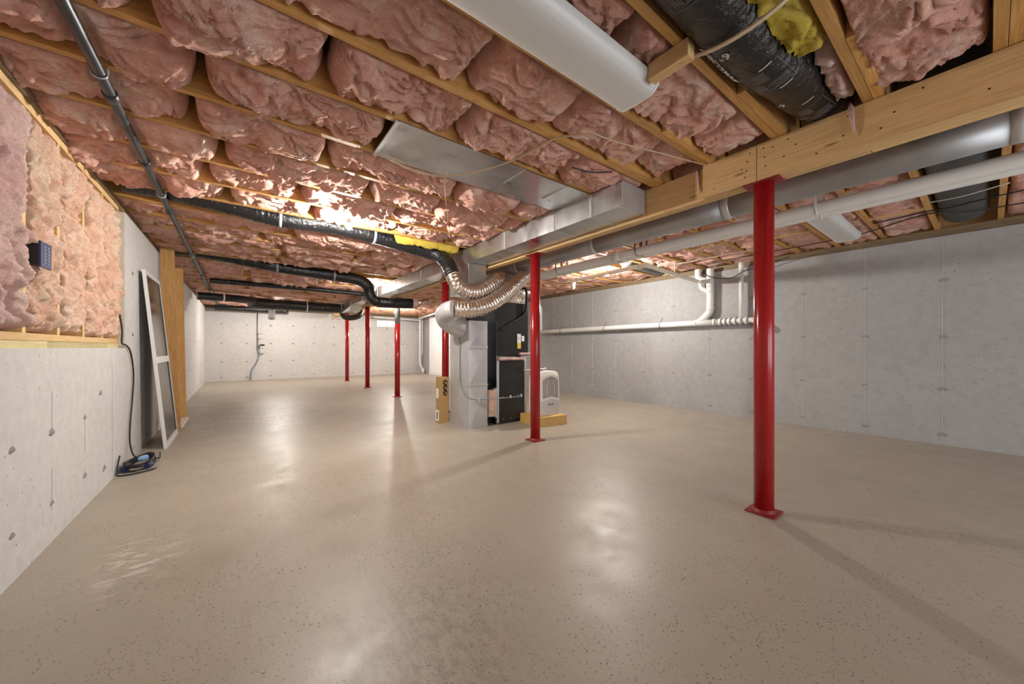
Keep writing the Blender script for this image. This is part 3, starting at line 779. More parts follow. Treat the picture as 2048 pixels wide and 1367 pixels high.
# ================================================================== DUCTWORK
TX0, TX1, TZ0, TZ1 = 2.45, 2.765, 2.235, 2.435
trunk = empty('duct_trunk', (2.6, 1.78, TZ0), 'long rectangular galvanized duct trunk running along the timber beam', 'duct')
seams = [1.78, 2.10, 2.57, 3.38, 4.6, 5.8, 7.0, 8.2, 9.4, 10.6, 11.7]
for a, b in zip(seams[:-1], seams[1:]):
    zz = TZ0 if a < 9 else TZ0 + 0.03
    box('duct_section', 'galv', (TX0, TX1, a + 0.001, b - 0.001, zz, TZ1), trunk)
for y in seams[1:-1]:
    cl = MB(); t = 0.004
    cl.box(TX0 - t, TX0, y - 0.012, y + 0.012, TZ0 - t, TZ1); cl.box(TX0, TX1, y - 0.012, y + 0.012, TZ0 - t, TZ0)
    cl.build('cleat', 'galv_dull', trunk)
    MB().box(TX0 - 0.0045, TX0 - 0.0005, y - 0.0015, y + 0.0015, TZ0 - 0.0045, TZ1).build('seam_gap', 'grey_dark', trunk)
ec = MB(); y = 1.778
ec.box(TX0, TX1, y - 0.002, y + 0.001, TZ0, TZ1)
for b in ((TX0, TX1, TZ0, TZ0 + 0.006), (TX0, TX1, TZ1 - 0.006, TZ1), (TX0, TX0 + 0.006, TZ0, TZ1), (TX1 - 0.006, TX1, TZ0, TZ1)):
    ec.box(b[0], b[1], y - 0.005, y - 0.002, b[2], b[3])
ec.build('end_cap', 'galv_dull', trunk)

# flat sheet pan nailed under a joist bay
pan = empty('sheet_metal_pan', (1.6, 2.33, 2.434), 'flat galvanized sheet nailed under two joists, meeting the trunk', 'sheet metal')
py0, py1 = JY(5) - 0.02, JY(6) + 0.02
box('sheet', 'galv', (0.745, 1.72, py0, py1, 2.432, 2.438), pan)
box('sheet', 'galv', (1.715, 2.449, py0 + 0.004, py1 - 0.004, 2.429, 2.436), pan)
box('folded_edge', 'galv_dull', (0.735, 0.76, py0, py1, 2.424, 2.439), pan, bev=0.002)
box('drive_cleat', 'galv_dull', (2.16, 2.175, py0 + 0.01, py1 - 0.16, 2.422, 2.429), pan)

def straight(p0, p1, step=0.05):
    return resample([p0, p1], step)
# round duct hung beyond the beam
RX, RZ, RR = 3.35, 2.305, 0.10
rd = empty('round_duct', (RX, 1.0, RZ), 'grey round galvanized duct running along behind the timber beam', 'duct')
ry = [YB + 0.05, -1.6, -0.1, 1.35, 2.8, 4.25, 5.7]
for a, b in zip(ry[:-1], ry[1:]):
    MB().tube(straight((RX, a, RZ), (RX, b - 0.002, RZ), 0.3), RR, 28).build('duct_section', 'galv_round', rd)
for y in ry[1:-1]:
    MB().tube([(RX, y - 0.03, RZ), (RX, y - 0.028, RZ), (RX, y + 0.028, RZ), (RX, y + 0.03, RZ)], [RR, RR + 0.004, RR + 0.004, RR], 28, False).build('joint_band', 'galv_dull', rd)
    MB().box(RX - 0.012, RX + 0.012, y + 0.1, y + 0.103, RZ + RR - 0.002, ZJ - 0.0015).build('hanger_strap', 'galv_dull', rd)

# flexible ducts
def flex(path, r, step, n, ripple, period, wrinkle=0.0, seed=0, r_arr=None):
    P = resample(path, step); m = len(P)
    d = np.r_[0, np.cumsum(np.linalg.norm(np.diff(P, axis=0), axis=1))]
    rr = np.full(m, r) if r_arr is None else np.interp(np.linspace(0, 1, m), np.linspace(0, 1, len(r_arr)), r_arr)
    rip = 1 + ripple * np.cos(2 * math.pi * d / period)
    W = pnoise(d[:, None] * 14 + seed, np.cos(np.arange(n) * 2 * math.pi / n)[None, :] * 1.5 + seed, np.sin(np.arange(n) * 2 * math.pi / n)[None, :] * 1.5)
    W2 = pnoise(d[:, None] * 45 + seed, np.cos(np.arange(n) * 2 * math.pi / n)[None, :] * 4, np.sin(np.arange(n) * 2 * math.pi / n)[None, :] * 4)
    return MB().tube(P, rr, n, True, True, lambda i, j, a: rip[i] * (1 + wrinkle * (W[i, j] + 0.6 * W2[i, j])))
def strap(p, axis, r, w, name, mat, parent, top=None):
    a = np.array(axis, float); a /= np.linalg.norm(a); p = np.array(p, float)
    MB().tube([p - a * w / 2, p + a * w / 2], r, 20, True).build(name, mat, parent)
    if top: MB().box(p[0] - w / 2, p[0] + w / 2, p[1] - r - 0.003, p[1] - r, p[2], top).build('hanger', mat, parent)

fd = empty('printed_flex_duct', (1.6, 0.63, 2.38), 'black sleeved flexible duct with white print in the bay above the beam end', 'duct')
path = smooth_path([(0.30, 0.675, 2.53), (1.0, 0.675, 2.52), (1.6, 0.675, 2.513), (1.95, 0.665, 2.51), (2.25, 0.632, 2.515), (2.55, 0.62, 2.535), (2.76, 0.60, 2.565), (2.95, 0.60, 2.58)], 14)
flex(path, 0.13, 0.011, 40, 0.004, 0.05, 0.016, 3, [0.132, 0.132, 0.132, 0.132, 0.13, 0.124, 0.112, 0.107]).build('sleeve', 'black_flex', fd)
PD = resample(path, 0.01)
def wrap_pt(x, s, lift=0.0018, r=0.1345):
    i = int(np.argmin(np.abs(PD[:, 0] - x))); c = PD[i]
    rr = np.interp(x, [0.3, 1.6, 2.2, 2.55], [0.1345, 0.1345, 0.132, 0.124]) + lift
    return (x, c[1] + rr * math.sin(s / rr), c[2] - rr * math.cos(s / rr))
def strip(x0, x1, s0, s1, mb, n=6):
    vs = []; fs = []
    for i in range(n + 1):
        s = s0 + (s1 - s0) * i / n
        vs += [wrap_pt(x0, s), wrap_pt(x1, s)]
    for i in range(n): fs.append((2 * i, 2 * i + 1, 2 * i + 3, 2 * i + 2))
    mb.add(vs, fs)
def text_mesh(txt, size, bold=0.0):
    c = bpy.data.curves.new('t', 'FONT'); c.body = txt; c.size = size; c.offset = bold; c.resolution_u = 3
    o = bpy.data.objects.new('t', c); col.objects.link(o)
    bpy.context.view_layer.update()
    me = bpy.data.meshes.new_from_object(o.evaluated_get(bpy.context.evaluated_depsgraph_get()))
    vs = [v.co.copy() for v in me.vertices]; fs = [tuple(p.vertices) for p in me.polygons]
    bpy.data.objects.remove(o); bpy.data.curves.remove(c); bpy.data.meshes.remove(me)
    return vs, fs
def wrap_text(txt, size, x0, s0, across, mat, bold=0.0):
    vs, fs = text_mesh(txt, size, bold)
    out = [wrap_pt(x0 + v.y, s0 + v.x) if across else wrap_pt(x0 + v.x, s0 - v.y) for v in vs]
    MB().add(out, fs).build('print', mat, fd)
wrap_text('6"', 0.062, 1.69, 0.01, True, 'print', 0.0008)
wrap_text('6"', 0.058, 2.31, 0.03, True, 'print', 0.0008)
wrap_text('DIRECCONNE', 0.052, 1.63, 0.118, False, 'print', 0.0015)
wrap_text('CONNECT 6', 0.03, 1.98, 0.105, False, 'print_dim')
for x in (1.92, 2.13, 2.40):
    tk = MB(); strip(x, x + 0.006, -0.075, -0.02, tk); tk.build('print', 'print', fd)
for x0 in (1.15, 1.93, 2.47):
    fm = MB(); L = 0.20
    for a, b, c, d_ in ((0, L, -0.10, -0.0985), (0, L, 0.065, 0.0665), (0, 0.002, -0.10, 0.065), (L - 0.002, L, -0.10, 0.065)):
        strip(x0 + a, x0 + b, c, d_, fm)
    for i in range(9):
        strip(x0 + 0.015 + i * 0.009, x0 + 0.018 + i * 0.009, -0.03, 0.01 + 0.03 * ((i * 7) % 5) / 5, fm)
    for i in range(8):
        strip(x0 + 0.12 + i * 0.0085, x0 + 0.1225 + i * 0.0085, -0.09, -0.03 + 0.015 * ((i * 5) % 4), fm)
    for i in range(5):
        strip(x0 + 0.12 + i * 0.011, x0 + 0.123 + i * 0.011, 0.01, 0.05, fm)
    fm.build('printed_panel', 'print_dim', fd)
b = MB(); ysw = np.linspace(JY(1) - 0.02, JY(2) + 0.02, 11); zsw = ZJ - 0.002 - 0.068 * np.sin(np.linspace(0, math.pi, 11)) ** 0.6
for i in range(10):
    b.hexa([(1.612, ysw[i], zsw[i] - 0.008), (1.63, ysw[i], zsw[i] - 0.008), (1.63, ysw[i + 1], zsw[i + 1] - 0.008), (1.612, ysw[i + 1], zsw[i + 1] - 0.008), (1.612, ysw[i], zsw[i]), (1.63, ysw[i], zsw[i]), (1.63, ysw[i + 1], zsw[i + 1]), (1.612, ysw[i + 1], zsw[i + 1])])
sw = tag(b.build('wood_strip', 'strip_wood', loc=(1.62, 0.6, 2.4)), 'thin pale wood strip holding the printed black duct up', 'wood strip')
dd = empty('dark_duct', (4.5, 0.14, 2.42), 'wide dark grey duct filling a joist bay over the grey wall', 'duct')
ov = resample(smooth_path([(2.95, 0.155, 2.55), (4.5, 0.155, 2.54), (6.0, 0.155, 2.54), (6.14, 0.155, 2.57)], 10), 0.04)
MB().tube(ov, np.r_[np.full(len(ov) - 3, 0.125), 0.115, 0.09, 0.04], 26, True, True, lambda i, j, a: 1 + 0.28 * abs(math.sin(a)) ** 2).build('sleeve', 'dark_duct', dd)
d2 = empty('dark_duct', (5.5, 3.57, 2.42), 'dark oval duct end by the grey wall, above the cream drain branch', 'duct')
ov = resample([(5.0, 3.55, 2.54), (6.1, 3.55, 2.50)], 0.05)
MB().tube(ov, np.r_[np.full(len(ov) - 2, 0.12), 0.11, 0.08], 22, True, True, lambda i, j, a: 1 + 0.25 * abs(math.sin(a)) ** 2).build('sleeve', 'dark_duct', d2)

f1 = empty('flex_duct', (0.7, 4.48, 2.3), 'black flexible duct hung under the joists, ending in a bend above the silver ducts', 'duct')
pth = smooth_path([(-0.80, 4.48, 2.53), (-0.50, 4.48, 2.53), (-0.1, 4.48, 2.50), (0.32, 4.48, 2.455), (0.9, 4.48, 2.475), (1.45, 4.50, 2.44), (1.95, 4.51, 2.38), (2.13, 4.45, 2.33), (2.19, 4.33, 2.22), (2.19, 4.22, 2.10), (2.195, 4.17, 2.02)], 12)
flex(pth, 0.095, 0.012, 28, 0.02, 0.045, 0.032, 9).build('sleeve', 'black_flex', f1)
strap((0.34, 4.48, 2.455), (1, 0, 0), 0.1015, 0.03, 'strap', 'strap', f1)
strap((1.30, 4.495, 2.452), (1, 0, 0), 0.1015, 0.03, 'strap', 'strap', f1)

f2 = empty('flex_duct', (0.7, 7.05, 2.3), 'black flexible duct that drops and bends under the trunk beside the grey-topped post', 'duct')
pth = smooth_path([(-0.80, 7.06, 2.53), (-0.45, 7.06, 2.53), (0.5, 7.06, 2.43), (1.3, 7.06, 2.385), (1.75, 7.06, 2.35), (1.93, 7.03, 2.24), (1.96, 7.0, 2.08), (2.05, 6.98, 1.975), (2.25, 6.97, 1.955), (2.75, 6.95, 1.97)], 12)
flex(pth, 0.10, 0.014, 24, 0.02, 0.05, 0.035, 19).build('sleeve', 'black_flex', f2)
for x in (0.5, 1.35): strap((x, 7.06, 2.43 if x < 1 else 2.383), (1, 0, 0), 0.107, 0.03, 'strap', 'strap', f2)
flex([(2.75, 6.95, 1.97), (2.86, 6.945, 1.975)], 0.09, 0.012, 22, 0.02, 0.03, 0.05, 4).build('inner_lining', 'rose', f2)
MB().tube([(2.86, 6.945, 1.975), (3.0, 6.94, 2.02), (3.12, 6.94, 2.09)], [0.078, 0.05, 0.02], 16).build('foil_tip', 'foil', f2)
MB().box(1.995, 2.005, 6.94, 6.945, 2.1, ZJ - 0.002).build('hanger', 'strap', f2)
vs, fs = text_mesh('FLEX DUCTING', 0.06)
MB().add([(2.12 + v.x, 6.97 - 0.1035 * math.cos((v.y - 0.02) / 0.1), 1.958 + 0.1035 * math.sin((v.y - 0.02) / 0.1)) for v in vs], fs).build('print', 'print', f2)

f3 = empty('flex_duct', (0.8, 11.5, 2.2), 'thick black flexible duct crossing below the joists near the end wall', 'duct')
pth = smooth_path([(-0.76, 10.85, 2.27), (-0.35, 10.95, 2.275), (0.05, 11.2, 2.29), (0.3, 11.5, 2.29)], 12)
flex(pth, 0.09, 0.02, 18, 0.02, 0.06, 0.03, 29).build('thin_sleeve', 'black_flex', f3)
pth = smooth_path([(0.22, 11.62, 2.275), (0.5, 11.72, 2.265), (1.2, 11.78, 2.265), (2.42, 11.8, 2.265)], 12)
flex(pth, 0.14, 0.02, 20, 0.016, 0.06, 0.03, 31).build('thick_sleeve', 'black_flex', f3)
strap((1.55, 11.785, 2.265), (1, 0, 0), 0.146, 0.03, 'strap', 'alu', f3)
strap((-0.3, 10.97, 2.276), (1, 0.3, 0), 0.095, 0.03, 'strap', 'alu', f3)
f4 = tag(flex(smooth_path([(-0.45, 9.05, 2.385), (0.2, 9.07, 2.39), (1.3, 9.05, 2.385), (2.43, 9.06, 2.375)], 10), 0.05, 0.02, 14, 0.02, 0.05, 0.03, 37).build('flex_duct', 'black_flex', loc=(0.8, 9.05, 2.38)), 'thin dark duct under the joists between the two thicker black ducts', 'duct')
f5 = tag(flex(smooth_path([(-0.6, 14.5, 2.34), (0.2, 14.5, 2.335), (1.3, 14.52, 2.34)], 10), 0.085, 0.02, 16, 0.02, 0.05, 0.03, 41).build('flex_duct', 'black_flex', loc=(0.4, 14.2, 2.34)), 'dark duct lying against the ceiling along the end wall', 'duct')
f6 = tag(flex(smooth_path([(2.52, 11.95, 2.24), (2.55, 12.02, 2.12), (2.66, 12.1, 2.03), (2.86, 12.12, 2.03), (3.05, 12.15, 2.10), (3.12, 12.18, 2.24), (3.13, 12.18, 2.46)], 10), 0.085, 0.016, 20, 0.02, 0.05, 0.04, 43).build('flex_duct', 'black_flex', loc=(2.8, 12.1, 2.0)), 'short black duct drooping in a loop under the end of the trunk', 'duct')
tc = empty('trunk_end_box', (2.6, 12.0, 2.2), 'galvanized box closing the far end of the trunk', 'duct')
box('box_body', 'galv', (2.44, 2.77, 11.71, 12.2, 2.21, 2.435), tc, bev=0.004)
MB().hexa([(2.5, 10.9, 2.12), (2.77, 10.9, 2.12), (2.77, 11.7, 2.12), (2.44, 11.7, 2.12), (2.46, 10.6, 2.26), (2.76, 10.6, 2.26), (2.76, 11.7, 2.26), (2.45, 11.7, 2.26)]).build('transition', 'galv', tc)

# ================================================================== FURNACE GROUP
rc = empty('return_duct', (2.6, 4.47, 0), 'tall galvanized return duct standing on the floor beside the black furnace', 'duct')
CX0, CX1, CY0, CY1 = 2.46, 2.755, 4.21, 4.75
def crossbreak(z0, z1):
    b = MB()
    def face(p, n):
        c = np.mean(p, 0) + np.array(n) * 0.014
        b.add(list(p) + [c], [(0, 1, 4), (1, 2, 4), (2, 3, 4), (3, 0, 4)])
    P = lambda x, y, z: np.array((x, y, z), float)
    face([P(CX0, CY1, z0), P(CX0, CY0, z0), P(CX0, CY0, z1), P(CX0, CY1, z1)], (-1, 0, 0))
    face([P(CX0, CY0, z0), P(CX1, CY0, z0), P(CX1, CY0, z1), P(CX0, CY0, z1)], (0, -1, 0))
    face([P(CX1, CY0, z0), P(CX1, CY1, z0), P(CX1, CY1, z1), P(CX1, CY0, z1)], (1, 0, 0))
    face([P(CX1, CY1, z0), P(CX0, CY1, z0), P(CX0, CY1, z1), P(CX1, CY1, z1)], (0, 1, 0))
    b.build('duct_section', 'galv_dull', rc)
cz = [0.0, 0.585, 1.10, 1.46]
for a, b in zip(cz[:-1], cz[1:]): crossbreak(a + 0.001, b)
for z in (0.03, 0.585, 1.10):
    MB().box(CX0 - 0.006, CX1 + 0.006, CY0 - 0.006, CY1 + 0.006, z - 0.012, z + 0.012).build('cleat', 'galv_dull', rc)
box('opening_shade', 'black', (CX0 + 0.02, CX1 - 0.02, CY0 + 0.02, CY1 - 0.02, 1.44, 1.53), rc)  # solid black block puts the shade inside the open duct into colour
MB().hexa([(CX0 - 0.02, CY0 - 0.015, 0.0), (CX1 + 0.02, CY0 - 0.015, 0.0), (CX1 + 0.02, CY1 + 0.015, 0.0), (CX0 - 0.02, CY1 + 0.015, 0.0), (CX0 - 0.02, CY0 - 0.015, 0.006), (CX1 + 0.02, CY0 - 0.015, 0.006), (CX1 + 0.02, CY1 + 0.015, 0.006), (CX0 - 0.02, CY1 + 0.015, 0.006)]).build('base_flange', 'galv_dull', rc)
el = resample(smooth_path([(2.47, 4.42, 1.38), (2.36, 4.42, 1.40), (2.22, 4.38, 1.46), (2.135, 4.27, 1.53), (2.13, 4.12, 1.57), (2.16, 4.05, 1.58)], 10), 0.05)
MB().tube(el, np.linspace(0.145, 0.112, len(el)), 26, True, False).build('elbow', 'galv_dull', rc)
up = empty('supply_plenum', (2.6, 4.48, 1.85), 'galvanized box hanging from the trunk above the return duct', 'duct')
box('box_body', 'galv', (2.455, 2.735, 4.21, 4.75, 1.84, TZ0 - 0.001), up, bev=0.002)
box('corner_bead', 'galv_dull', (2.449, 2.457, 4.203, 4.211, 1.84, TZ0 - 0.001), up)

fa = tag(flex(smooth_path([(2.16, 4.05, 1.58), (2.30, 3.99, 1.575), (2.5, 3.95, 1.615), (2.72, 3.945, 1.72), (2.95, 3.985, 1.875), (3.17, 4.05, 2.03), (3.34, 4.10, 2.14), (3.42, 4.16, 2.17)], 14), 0.10, 0.008, 34, 0.05, 0.04, 0.06, 51).build('silver_flex_duct', 'foil', loc=(2.7, 4.0, 1.6)), 'front crinkled silver flexible duct curving up from the round elbow to the right', 'duct')
fb = tag(flex(smooth_path([(2.195, 4.165, 2.02), (2.22, 4.12, 1.92), (2.32, 4.10, 1.845), (2.46, 4.095, 1.825), (2.62, 4.095, 1.875), (2.78, 4.10, 1.975), (2.93, 4.16, 2.06), (3.03, 4.24, 2.075), (3.08, 4.315, 2.075)], 14), 0.094, 0.008, 34, 0.05, 0.04, 0.06, 61).build('silver_flex_duct', 'foil', loc=(2.5, 4.1, 1.8)), 'rear crinkled silver flexible duct hanging in a curve below the black sleeve', 'duct')

fn = empty('furnace', (3.2, 4.6, 0), 'black two-stage furnace cabinet standing behind the silver ducts', 'furnace')
box('lower_cabinet', 'black_metal', (2.95, 3.42, 4.21, 4.95, 0.05, 0.905), fn, bev=0.006)
box('lower_plinth', 'black', (2.97, 3.40, 4.23, 4.93, 0.0, 0.05), fn)
box('side_post', 'galv_dull', (2.925, 2.949, 4.205, 4.235, 0.02, 0.91), fn)
box('upper_cabinet', 'black_metal', (2.945, 3.53, 4.26, 4.95, 0.975, 1.76), fn, bev=0.006)
box('side_panel', 'blue_metal', (2.935, 2.944, 4.27, 4.94, 0.0, 1.75), fn)
box('cabinet_side', 'galv_dull', (3.421, 3.53, 4.30, 4.95, 0.0, 0.972), fn)
def lining(name, x0, x1, y0, y1, z0, z1, mat='rose'):
    b = MB(); n = 22; m = 6
    vs = []; fs = []
    zc, hz = (z0 + z1) / 2, (z1 - z0) / 2; yc, hy = (y0 + y1) / 2, (y1 - y0) / 2
    P = [(x0 + (x1 - x0) * i / n, yc, zc) for i in range(n + 1)]
    w = np.random.RandomState(4).uniform(0.85, 1.12, (n + 1, 12))
    b.tube(P, 1.0, 12, True, True, lambda i, j, a: w[i, j])
    b.v = [(x, yc + (y - yc) * hy, zc + (z - zc) * hz) for x, y, z in b.v]
    return b.build(name, mat, fn)
lining('insulation_lip', 2.95, 3.41, 4.195, 4.27, 0.907, 0.958)
lining('insulation_lip', 3.33, 3.55, 4.19, 4.26, 0.985, 1.02)
foil_pl = MB(); 
V, F, ring = None, None, None
b = MB(); n = 18
for (p, u_, v_, nn) in (((3.0, 4.30, 1.765), (0.5, 0, 0), (0, 0, 0.42), (0, -1, 0)), ((3.0, 4.85, 1.765), (0, -0.55, 0), (0, 0, 0.42), (-1, 0, 0)), ((3.5, 4.30, 1.765), (0, 0.55, 0), (0, 0, 0.42), (1, 0, 0))):
    vs = []; p, u_, v_, nn = map(np.array, (p, u_, v_, nn))
    for i in range(n):
        for j in range(n):
            s, t = i / (n - 1), j / (n - 1); q = p + u_ * s + v_ * t
            e = min(1, 8 * min(s, 1 - s, t, 1 - t))
            vs.append(q + nn * e * 0.012 * float(pnoise(q[0] * 16 + q[1] * 16, q[2] * 16, 2.0)))
    b.add(vs, [tuple(f) for f in grid_faces(n, n)], True)
b.add([(3.0, 4.30, 1.765), (3.5, 4.30, 1.765), (3.5, 4.85, 1.765), (3.0, 4.85, 1.765), (3.0, 4.30, 2.185), (3.5, 4.30, 2.185), (3.5, 4.85, 2.185), (3.0, 4.85, 2.185)], [(3, 2, 1, 0), (4, 5, 6, 7), (2, 3, 7, 6)])
b.build('foil_plenum', 'foil', fn)
box('insulation_panel', 'peach', (2.785, 2.92, 4.225, 4.30, 0.12, 0.50), fn, bev=0.015)
box('insulation_edge', 'galv_dull', (2.90, 2.924, 4.222, 4.31, 0.10, 0.52), fn)
box('connector', 'black_metal', (2.778, 2.933, 4.36, 4.9, 0.0, 0.62), fn)
st = box('label_sticker', 'paper', (3.315, 3.385, 4.2535, 4.2545, 1.15, 1.30), fn); box('label_stripe', 'label_yellow', (3.315, 3.385, 4.2525, 4.2532, 1.08, 1.165), st)
box('label_sticker', 'paper', (3.40, 3.45, 4.2535, 4.2545, 1.19, 1.27), fn)
tl = MB()
for i in range(7): tl.box(3.322, 3.322 + 0.055 - 0.012 * ((i * 3) % 4), 4.2528, 4.2533, 1.285 - 0.016 * i, 1.289 - 0.016 * i)
tl.build('label_text', 'ink', st)
sc = MB()
for x in (3.03, 3.16, 3.30):
    sc.cyl((x, 4.208, 0.39 + 0.008 * (x > 3.1)), (x, 4.2105, 0.39), 0.006, 8); sc.cyl((x, 4.208, 0.07), (x, 4.2105, 0.07), 0.006, 8)
sc.build('screws', 'alu', fn)
hz = tag(MB().tube(smooth_path([(3.46, 4.295, 2.00), (3.465, 4.25, 1.985), (3.47, 4.225, 1.93), (3.47, 4.225, 1.74), (3.44, 4.235, 1.61), (3.32, 4.242, 1.52), (3.15, 4.242, 1.44), (3.02, 4.244, 1.36)], 8), 0.019, 10).build('drain_hose', 'black', loc=(3.4, 4.13, 2.0)), 'black hose hanging in front of the furnace cabinet', 'hose')
vp = empty('vent_tee', (3.85, 4.55, 1.85), 'short shiny galvanized vent pipe with a capped tee behind the red post', 'vent pipe')
MB().cyl((3.5, 4.58, 1.98), (3.86, 4.52, 1.985), 0.06, 20).build('pipe', 'galv', vp)
MB().lathe([(0.001, -0.13), (0.07, -0.13), (0.07, -0.1), (0.064, -0.1), (0.064, 0.13), (0.07, 0.13), (0.07, 0.16), (0.001, 0.16)], (3.91, 4.51, 1.985), 22).build('tee', 'galv', vp)

cd = empty('conduit', (2.45, 4.2, 0.4), 'thin grey conduit bent round the return duct towards the furnace', 'conduit')
MB().tube(smooth_path([(2.437, 4.44, 1.235), (2.437, 4.425, 1.12), (2.437, 4.42, 0.75), (2.437, 4.40, 0.58), (2.438, 4.30, 0.47), (2.447, 4.197, 0.43), (2.50, 4.188, 0.405), (2.60, 4.187, 0.39), (2.78, 4.187, 0.385), (3.05, 4.19, 0.375), (3.36, 4.195, 0.375)], 8), 0.0085, 8).build('tubing', 'conduit', cd)
for x in (2.6, 3.14, 3.34): MB().box(x - 0.008, x + 0.008, 4.178, 4.2, 0.365, 0.405).build('clip', 'alu', cd)

cb = empty('cardboard_box', (2.37, 4.82, 0), 'tall narrow brown cardboard box leaning by the return duct', 'box')
MB().hexa([(2.30, 4.775, 0), (2.44, 4.765, 0), (2.45, 4.90, 0), (2.31, 4.91, 0), (2.302, 4.777, 0.665), (2.442, 4.767, 0.665), (2.452, 4.902, 0.665), (2.312, 4.912, 0.665)]).build('carton', 'cardboard', cb)
def face_plate(x0, x1, z0, z1, mat, nm, dy=0.0025):
    ya = 4.775 - (x0 - 2.30) * 0.0714; yb = 4.775 - (x1 - 2.30) * 0.0714
    MB().hexa([(x0, ya - dy, z0), (x1, yb - dy, z0), (x1, yb, z0), (x0, ya, z0), (x0, ya - dy, z1), (x1, yb - dy, z1), (x1, yb, z1), (x0, ya, z1)]).build(nm, mat, cb)
def side_plate(y0, y1, z0, z1, mat, nm):
    MB().box(2.2975, 2.301, y0, y1, z0, z1).build(nm, mat, cb)
side_plate(4.80, 4.875, 0.36, 0.50, 'paper', 'label'); side_plate(4.79, 4.89, 0.03, 0.19, 'paper', 'label')
MB().box(2.2965, 2.2974, 4.825, 4.855, 0.06, 0.16).build('label_text', 'ink', cb)
for z in (0.44, 0.515, 0.59):
    b = MB(); b.tube([(2.39 + 0.028 * math.cos(a), 4.764, z + 0.03 * math.sin(a)) for a in np.linspace(0, 5.4, 14)], 0.009, 6)
    b.build('print', 'ink', cb)

# dehumidifier on its platform
def rotz(b, c, a):
    ca, sa = math.cos(a), math.sin(a)
    b.v = [(c[0] + (x - c[0]) * ca - (y - c[1]) * sa, c[1] + (x - c[0]) * sa + (y - c[1]) * ca, z) for x, y, z in b.v]
    return b
PC = (3.54, 3.94); PA = math.radians(-9)
pl = empty('wood_platform', (PC[0], PC[1], 0), 'low wooden platform under the dehumidifier', 'platform')
def ppart(nm, mat, *bx, bev=0.003): rotz(MB().box(*bx, bev=bev), PC, PA).build(nm, mat, pl)
ppart('runner', 'pallet_wood', 3.28, 3.79, 3.69, 3.73, 0.0, 0.13)
ppart('runner', 'pallet_wood', 3.28, 3.79, 4.11, 4.15, 0.0, 0.13)
ppart('side_board', 'pallet_wood', 3.28, 3.32, 3.731, 4.109, 0.0, 0.13)
ppart('side_board', 'pallet_wood', 3.75, 3.79, 3.731, 4.109, 0.0, 0.13)
for i in range(4): ppart('slat', 'pallet_wood', 3.325, 3.745, 3.735 + i * 0.095, 3.82 + i * 0.095, 0.108, 0.128, bev=0.002)
dh = empty('dehumidifier', (3.58, 3.95, 0.13), 'cream dehumidifier with taupe front grille on the wooden platform', 'dehumidifier')
DC = (3.58, 3.95); ZB = 0.131
def dpart(nm, mat, b, parent=None): return rotz(b, DC, PA).build(nm, mat, parent or dh)
def prof_body():
    b = MB(); n = 9; y0, y1 = 3.80, 4.12; x0, x1 = 3.42, 3.745
    rows = [(ZB, 0.0), (ZB + 0.2, -0.004), (ZB + 0.4, 0.0), (ZB + 0.55, 0.012), (ZB + 0.6, 0.03), (ZB + 0.615, 0.06)]
    vs = []; fs = []
    for z, inset in rows:
        zf = lambda s: z + (0.018 * math.sin(math.pi * s) if z > ZB + 0.5 else 0)
        ins = 0.0 if z < ZB + 0.5 else inset * 0.4
        for i in range(n):
            s = i / (n - 1); vs.append((x0 + ins + (x1 - x0 - 2 * ins) * s, y0 + inset - 0.012 * math.sin(math.pi * s), zf(s)))
        for i in range(n):
            s = 1 - i / (n - 1); vs.append((x0 + ins + (x1 - x0 - 2 * ins) * s, y1 - inset * 0.3, zf(s)))
    m = 2 * n
    for r in range(len(rows) - 1):
        for i in range(m): fs.append((r * m + i, r * m + (i + 1) % m, (r + 1) * m + (i + 1) % m, (r + 1) * m + i))
    fs.append(tuple(reversed(range(m)))); fs.append(tuple((len(rows) - 1) * m + i for i in range(m)))
    return b.add(vs, fs)
dpart('body', 'cream', prof_body())
def arch_panel(xa, xb, za, zb, arch, y, t, n=14, arch_b=0.0):
    b = MB(); vs = []; fs = []
    for i in range(n + 1):
        s = i / n; x = xa + (xb - xa) * s; bow = -0.012 * math.sin(math.pi * ((x - 3.42) / 0.325))
        zt = zb + arch * math.sin(math.pi * s) ** 1.2; zl = za + arch_b * math.sin(math.pi * s)
        tilt = 0.008 if zb > ZB + 0.5 else 0
        vs += [(x, y + bow, zl), (x, y + bow + tilt, zt), (x, y + bow - t, zl), (x, y + bow - t + tilt, zt)]
    for i in range(n):
        a = 4 * i; c = a + 4
        fs += [(a + 2, c + 2, c + 3, a + 3), (a + 3, c + 3, c + 1, a + 1), (a, c, c + 2, a + 2), (a + 1, c + 1, c, a)]
    fs += [(0, 2, 3, 1), (4 * n + 1, 4 * n + 3, 4 * n + 2, 4 * n)]
    return b.add(vs, fs)
dpart('grille_frame', 'cream', arch_panel(3.435, 3.73, ZB + 0.215, ZB + 0.545, 0.035, 3.80, 0.006, arch_b=0.02))
d_gr = dpart('grille', 'grille', arch_panel(3.455, 3.712, ZB + 0.235, ZB + 0.50, 0.05, 3.795, 0.004, arch_b=0.03))
gl = MB()
for i in range(17):
    z = ZB + 0.275 + i * 0.0145
    gl.add(*[(lambda q: (q.v, q.f))(arch_panel(3.465, 3.702, z, z + 0.004, 0.0, 3.791, 0.003, 8))][0])
gl_o = dpart('louvres', 'grey_plastic', gl, d_gr); gl_o['kind'] = 'stuff'
pk = MB()
for sgn in (-1, 1):
    pk.tube(smooth_path([(3.583, 3.788, ZB + 0.575), (3.583 + sgn * 0.03, 3.785, ZB + 0.53), (3.583 + sgn * 0.055, 3.782, ZB + 0.44), (3.583 + sgn * 0.07, 3.781, ZB + 0.30)], 6), 0.005, 6)
dpart('grille_rib', 'cream', pk, d_gr)
